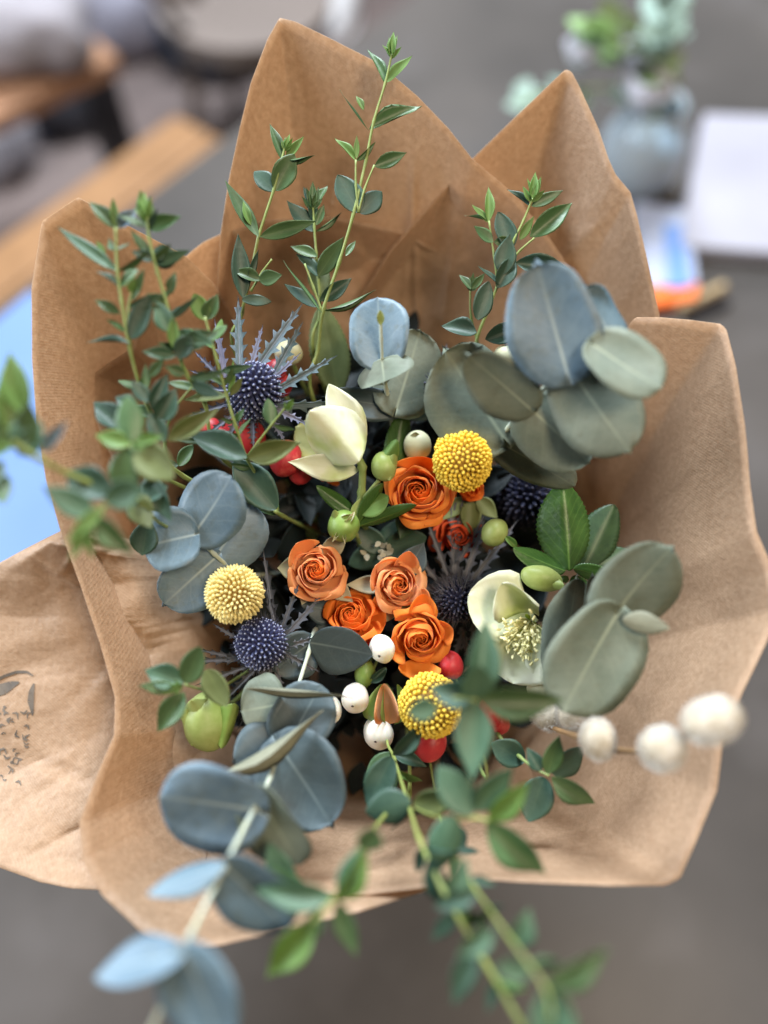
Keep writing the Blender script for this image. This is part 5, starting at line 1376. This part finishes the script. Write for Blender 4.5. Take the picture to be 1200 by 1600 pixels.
# ------------------------------------------------------------------ blurred things on the floor beyond the table
M_navy = mat('navy_cloth', (0.012, 0.028, 0.055), (0.02, 0.04, 0.07), rough=.8)
M_shoe = mat('shoe_white', (0.62, 0.60, 0.60), (0.7, 0.67, 0.66), rough=.6)
def blob_mesh(size, seed, flat=.0, n=16):
    verts = []; faces = []
    for j in range(n + 1):
        v = pi * j / n
        for i in range(2 * n):
            an = pi * i / n
            d = Vector((sin(v) * cos(an), sin(v) * sin(an), cos(v)))
            sq = Vector([math.copysign(abs(c) ** .75, c) for c in d])
            k = 1 + noise.noise(d * 1.7 + Vector((seed, 0, 0))) * .22
            verts.append((sq.x * size[0] * k, sq.y * size[1] * k, max(-size[2], sq.z * size[2] * k) + size[2]))
    for j in range(n):
        for i in range(2 * n):
            i2 = (i + 1) % (2 * n)
            faces.append((j * 2 * n + i, (j + 1) * 2 * n + i, (j + 1) * 2 * n + i2, j * 2 * n + i2))
    return mesh_from(verts, faces, 'blob')
bagp = G(345, 95, 0)
bag = thing('navy_form', 'dark navy soft form on the floor beyond the tall paper flap', 'bag', bagp)
link('body', blob_mesh((.19, .15, .16), 3), bag, M_navy)  # bag form added for a dark navy shape of unknown kind
hb, hf_ = tube_data(catmull([Vector((-.10, 0, .29)), Vector((-.07, .0, .38)), Vector((.07, 0, .38)), Vector((.10, 0, .29))], 6), .012, .012, 8)
link('handle', mesh_from(hb, hf_, 'handle'), bag, M_navy)
def shoe(px, py, rz, lab):
    loc = G(px, py, 0)
    t = thing('white_shoe', lab, 'shoe', loc, 'pair of white shoes on the floor'); t.rotation_euler = (0, 0, radians(rz))
    verts = []; faces = []; n = 16; seg = 14
    for j in range(n + 1):
        f = j / n
        w = .046 * (sin(pi * (f * .86 + .10)) ** .45) * (0.86 + .2 * cos(pi * (f - .25)))
        h = .10 * (1 - f) ** .9 * (1 if f > .05 else .9) + .045
        for k in range(seg):
            an = 2 * pi * k / seg
            verts.append((w * cos(an), -.13 + .27 * f, .02 + h * (.5 + .5 * sin(an))))
    for j in range(n):
        for k in range(seg):
            k2 = (k + 1) % seg; faces.append((j * seg + k, j * seg + k2, (j + 1) * seg + k2, (j + 1) * seg + k))
    faces += [tuple(range(seg - 1, -1, -1)), tuple(n * seg + k for k in range(seg))]
    link('upper', mesh_from(verts, faces, 'upper'), t, M_shoe)
    sv = []; sf = []
    for h in (0, .022):
        for k in range(24):
            an = 2 * pi * k / 24; sv.append((.05 * cos(an) * (1 + .1 * sin(an)), .142 * sin(an) + .004, h))
    sf = [(k, (k + 1) % 24, 24 + (k + 1) % 24, 24 + k) for k in range(24)] + [tuple(range(23, -1, -1)), tuple(range(24, 48))]
    link('sole', mesh_from(sv, sf, 'sole', False), t, M_shoe)
shoe(440, 8, 185, 'white shoe nearer the tall paper flap tip, left of the pair')
shoe(538, 36, 172, 'white shoe right of the paper flap tip, right of the pair')
M_taupe = mat('chair_taupe', (0.16, 0.13, 0.11), (0.20, 0.16, 0.14), rough=.6)
chp = G(420, 250, 0)
ch = thing('chair', 'taupe curved-back chair beyond the honey brown bench', 'chair', chp); ch.rotation_euler = (0, 0, radians(75))
arc = [Vector((.26 * cos(a), .20 * sin(a) + .05, .62)) for a in [pi * k / 10 for k in range(-1, 12)]]
v, f = tube_data(catmull(arc, 3), .035, .035, 10); link('backrest', mesh_from(v, f, 'backrest'), ch, M_taupe)
bm = bmesh.new(); bmesh.ops.create_cone(bm, cap_ends=True, segments=28, radius1=.21, radius2=.22, depth=.05, matrix=Matrix.Translation((0, 0, .44)))
bm_obj('seat', bm, M_taupe, ch)
for k in range(4):
    a = pi / 4 + k * pi / 2
    v, f = tube_data([Vector((.22 * cos(a), .22 * sin(a), 0)), Vector((.16 * cos(a), .16 * sin(a), .42))], .014, .018, 8); link('leg', mesh_from(v, f, 'leg'), ch, M_taupe)
for a in (.15 * pi, .5 * pi, .85 * pi):
    v, f = tube_data([Vector((.19 * cos(a), .19 * sin(a), .46)), Vector((.26 * cos(a), .20 * sin(a) + .05, .62))], .011, .011, 8); link('post', mesh_from(v, f, 'post'), ch, M_taupe)
M_cloth = mat('cloth_pale', (0.27, 0.25, 0.27), (0.32, 0.29, 0.30), rough=.8)
M_lav = mat('cloth_lavender', (0.34, 0.33, 0.40), (0.40, 0.38, 0.44), rough=.8)
M_char = mat('bag_charcoal', (0.045, 0.045, 0.055), (0.06, 0.06, 0.07), rough=.7)
M_bluec = mat('cloth_blue', (0.16, 0.36, 0.70), rough=.8)
def sack(label, px, py, h, size, m, seed, name='cloth_bag'):
    p = G(px, py, h)
    t = thing(name, label, 'bag', p)
    link('body', blob_mesh(size, seed), t, m)
    v, f = tube_data(catmull([Vector((-size[0] * .4, 0, size[2] * 1.9)), Vector((0, 0, size[2] * 2.35)), Vector((size[0] * .4, 0, size[2] * 1.9))], 5), .010, .010, 7)
    link('handle', mesh_from(v, f, 'handle'), t, m)
sack('pale cloth bag on the pinkish bench in the top left corner', 40, 105, .452, (.17, .10, .09), M_cloth, 1)
sack('small white bag on the floor at the left edge, between the benches', 2, 265, 0, (.12, .10, .11), M_cloth, 5)
sack('lavender grey bag on the floor past the pinkish bench', 205, 75, 0, (.16, .12, .14), M_lav, 8)
sack('charcoal bag on the floor in front of the pinkish bench', 118, 195, 0, (.12, .10, .13), M_char, 12)
sack('blue bag in the far top left corner behind the pale one', -15, 45, 0, (.18, .12, .22), M_bluec, 15)
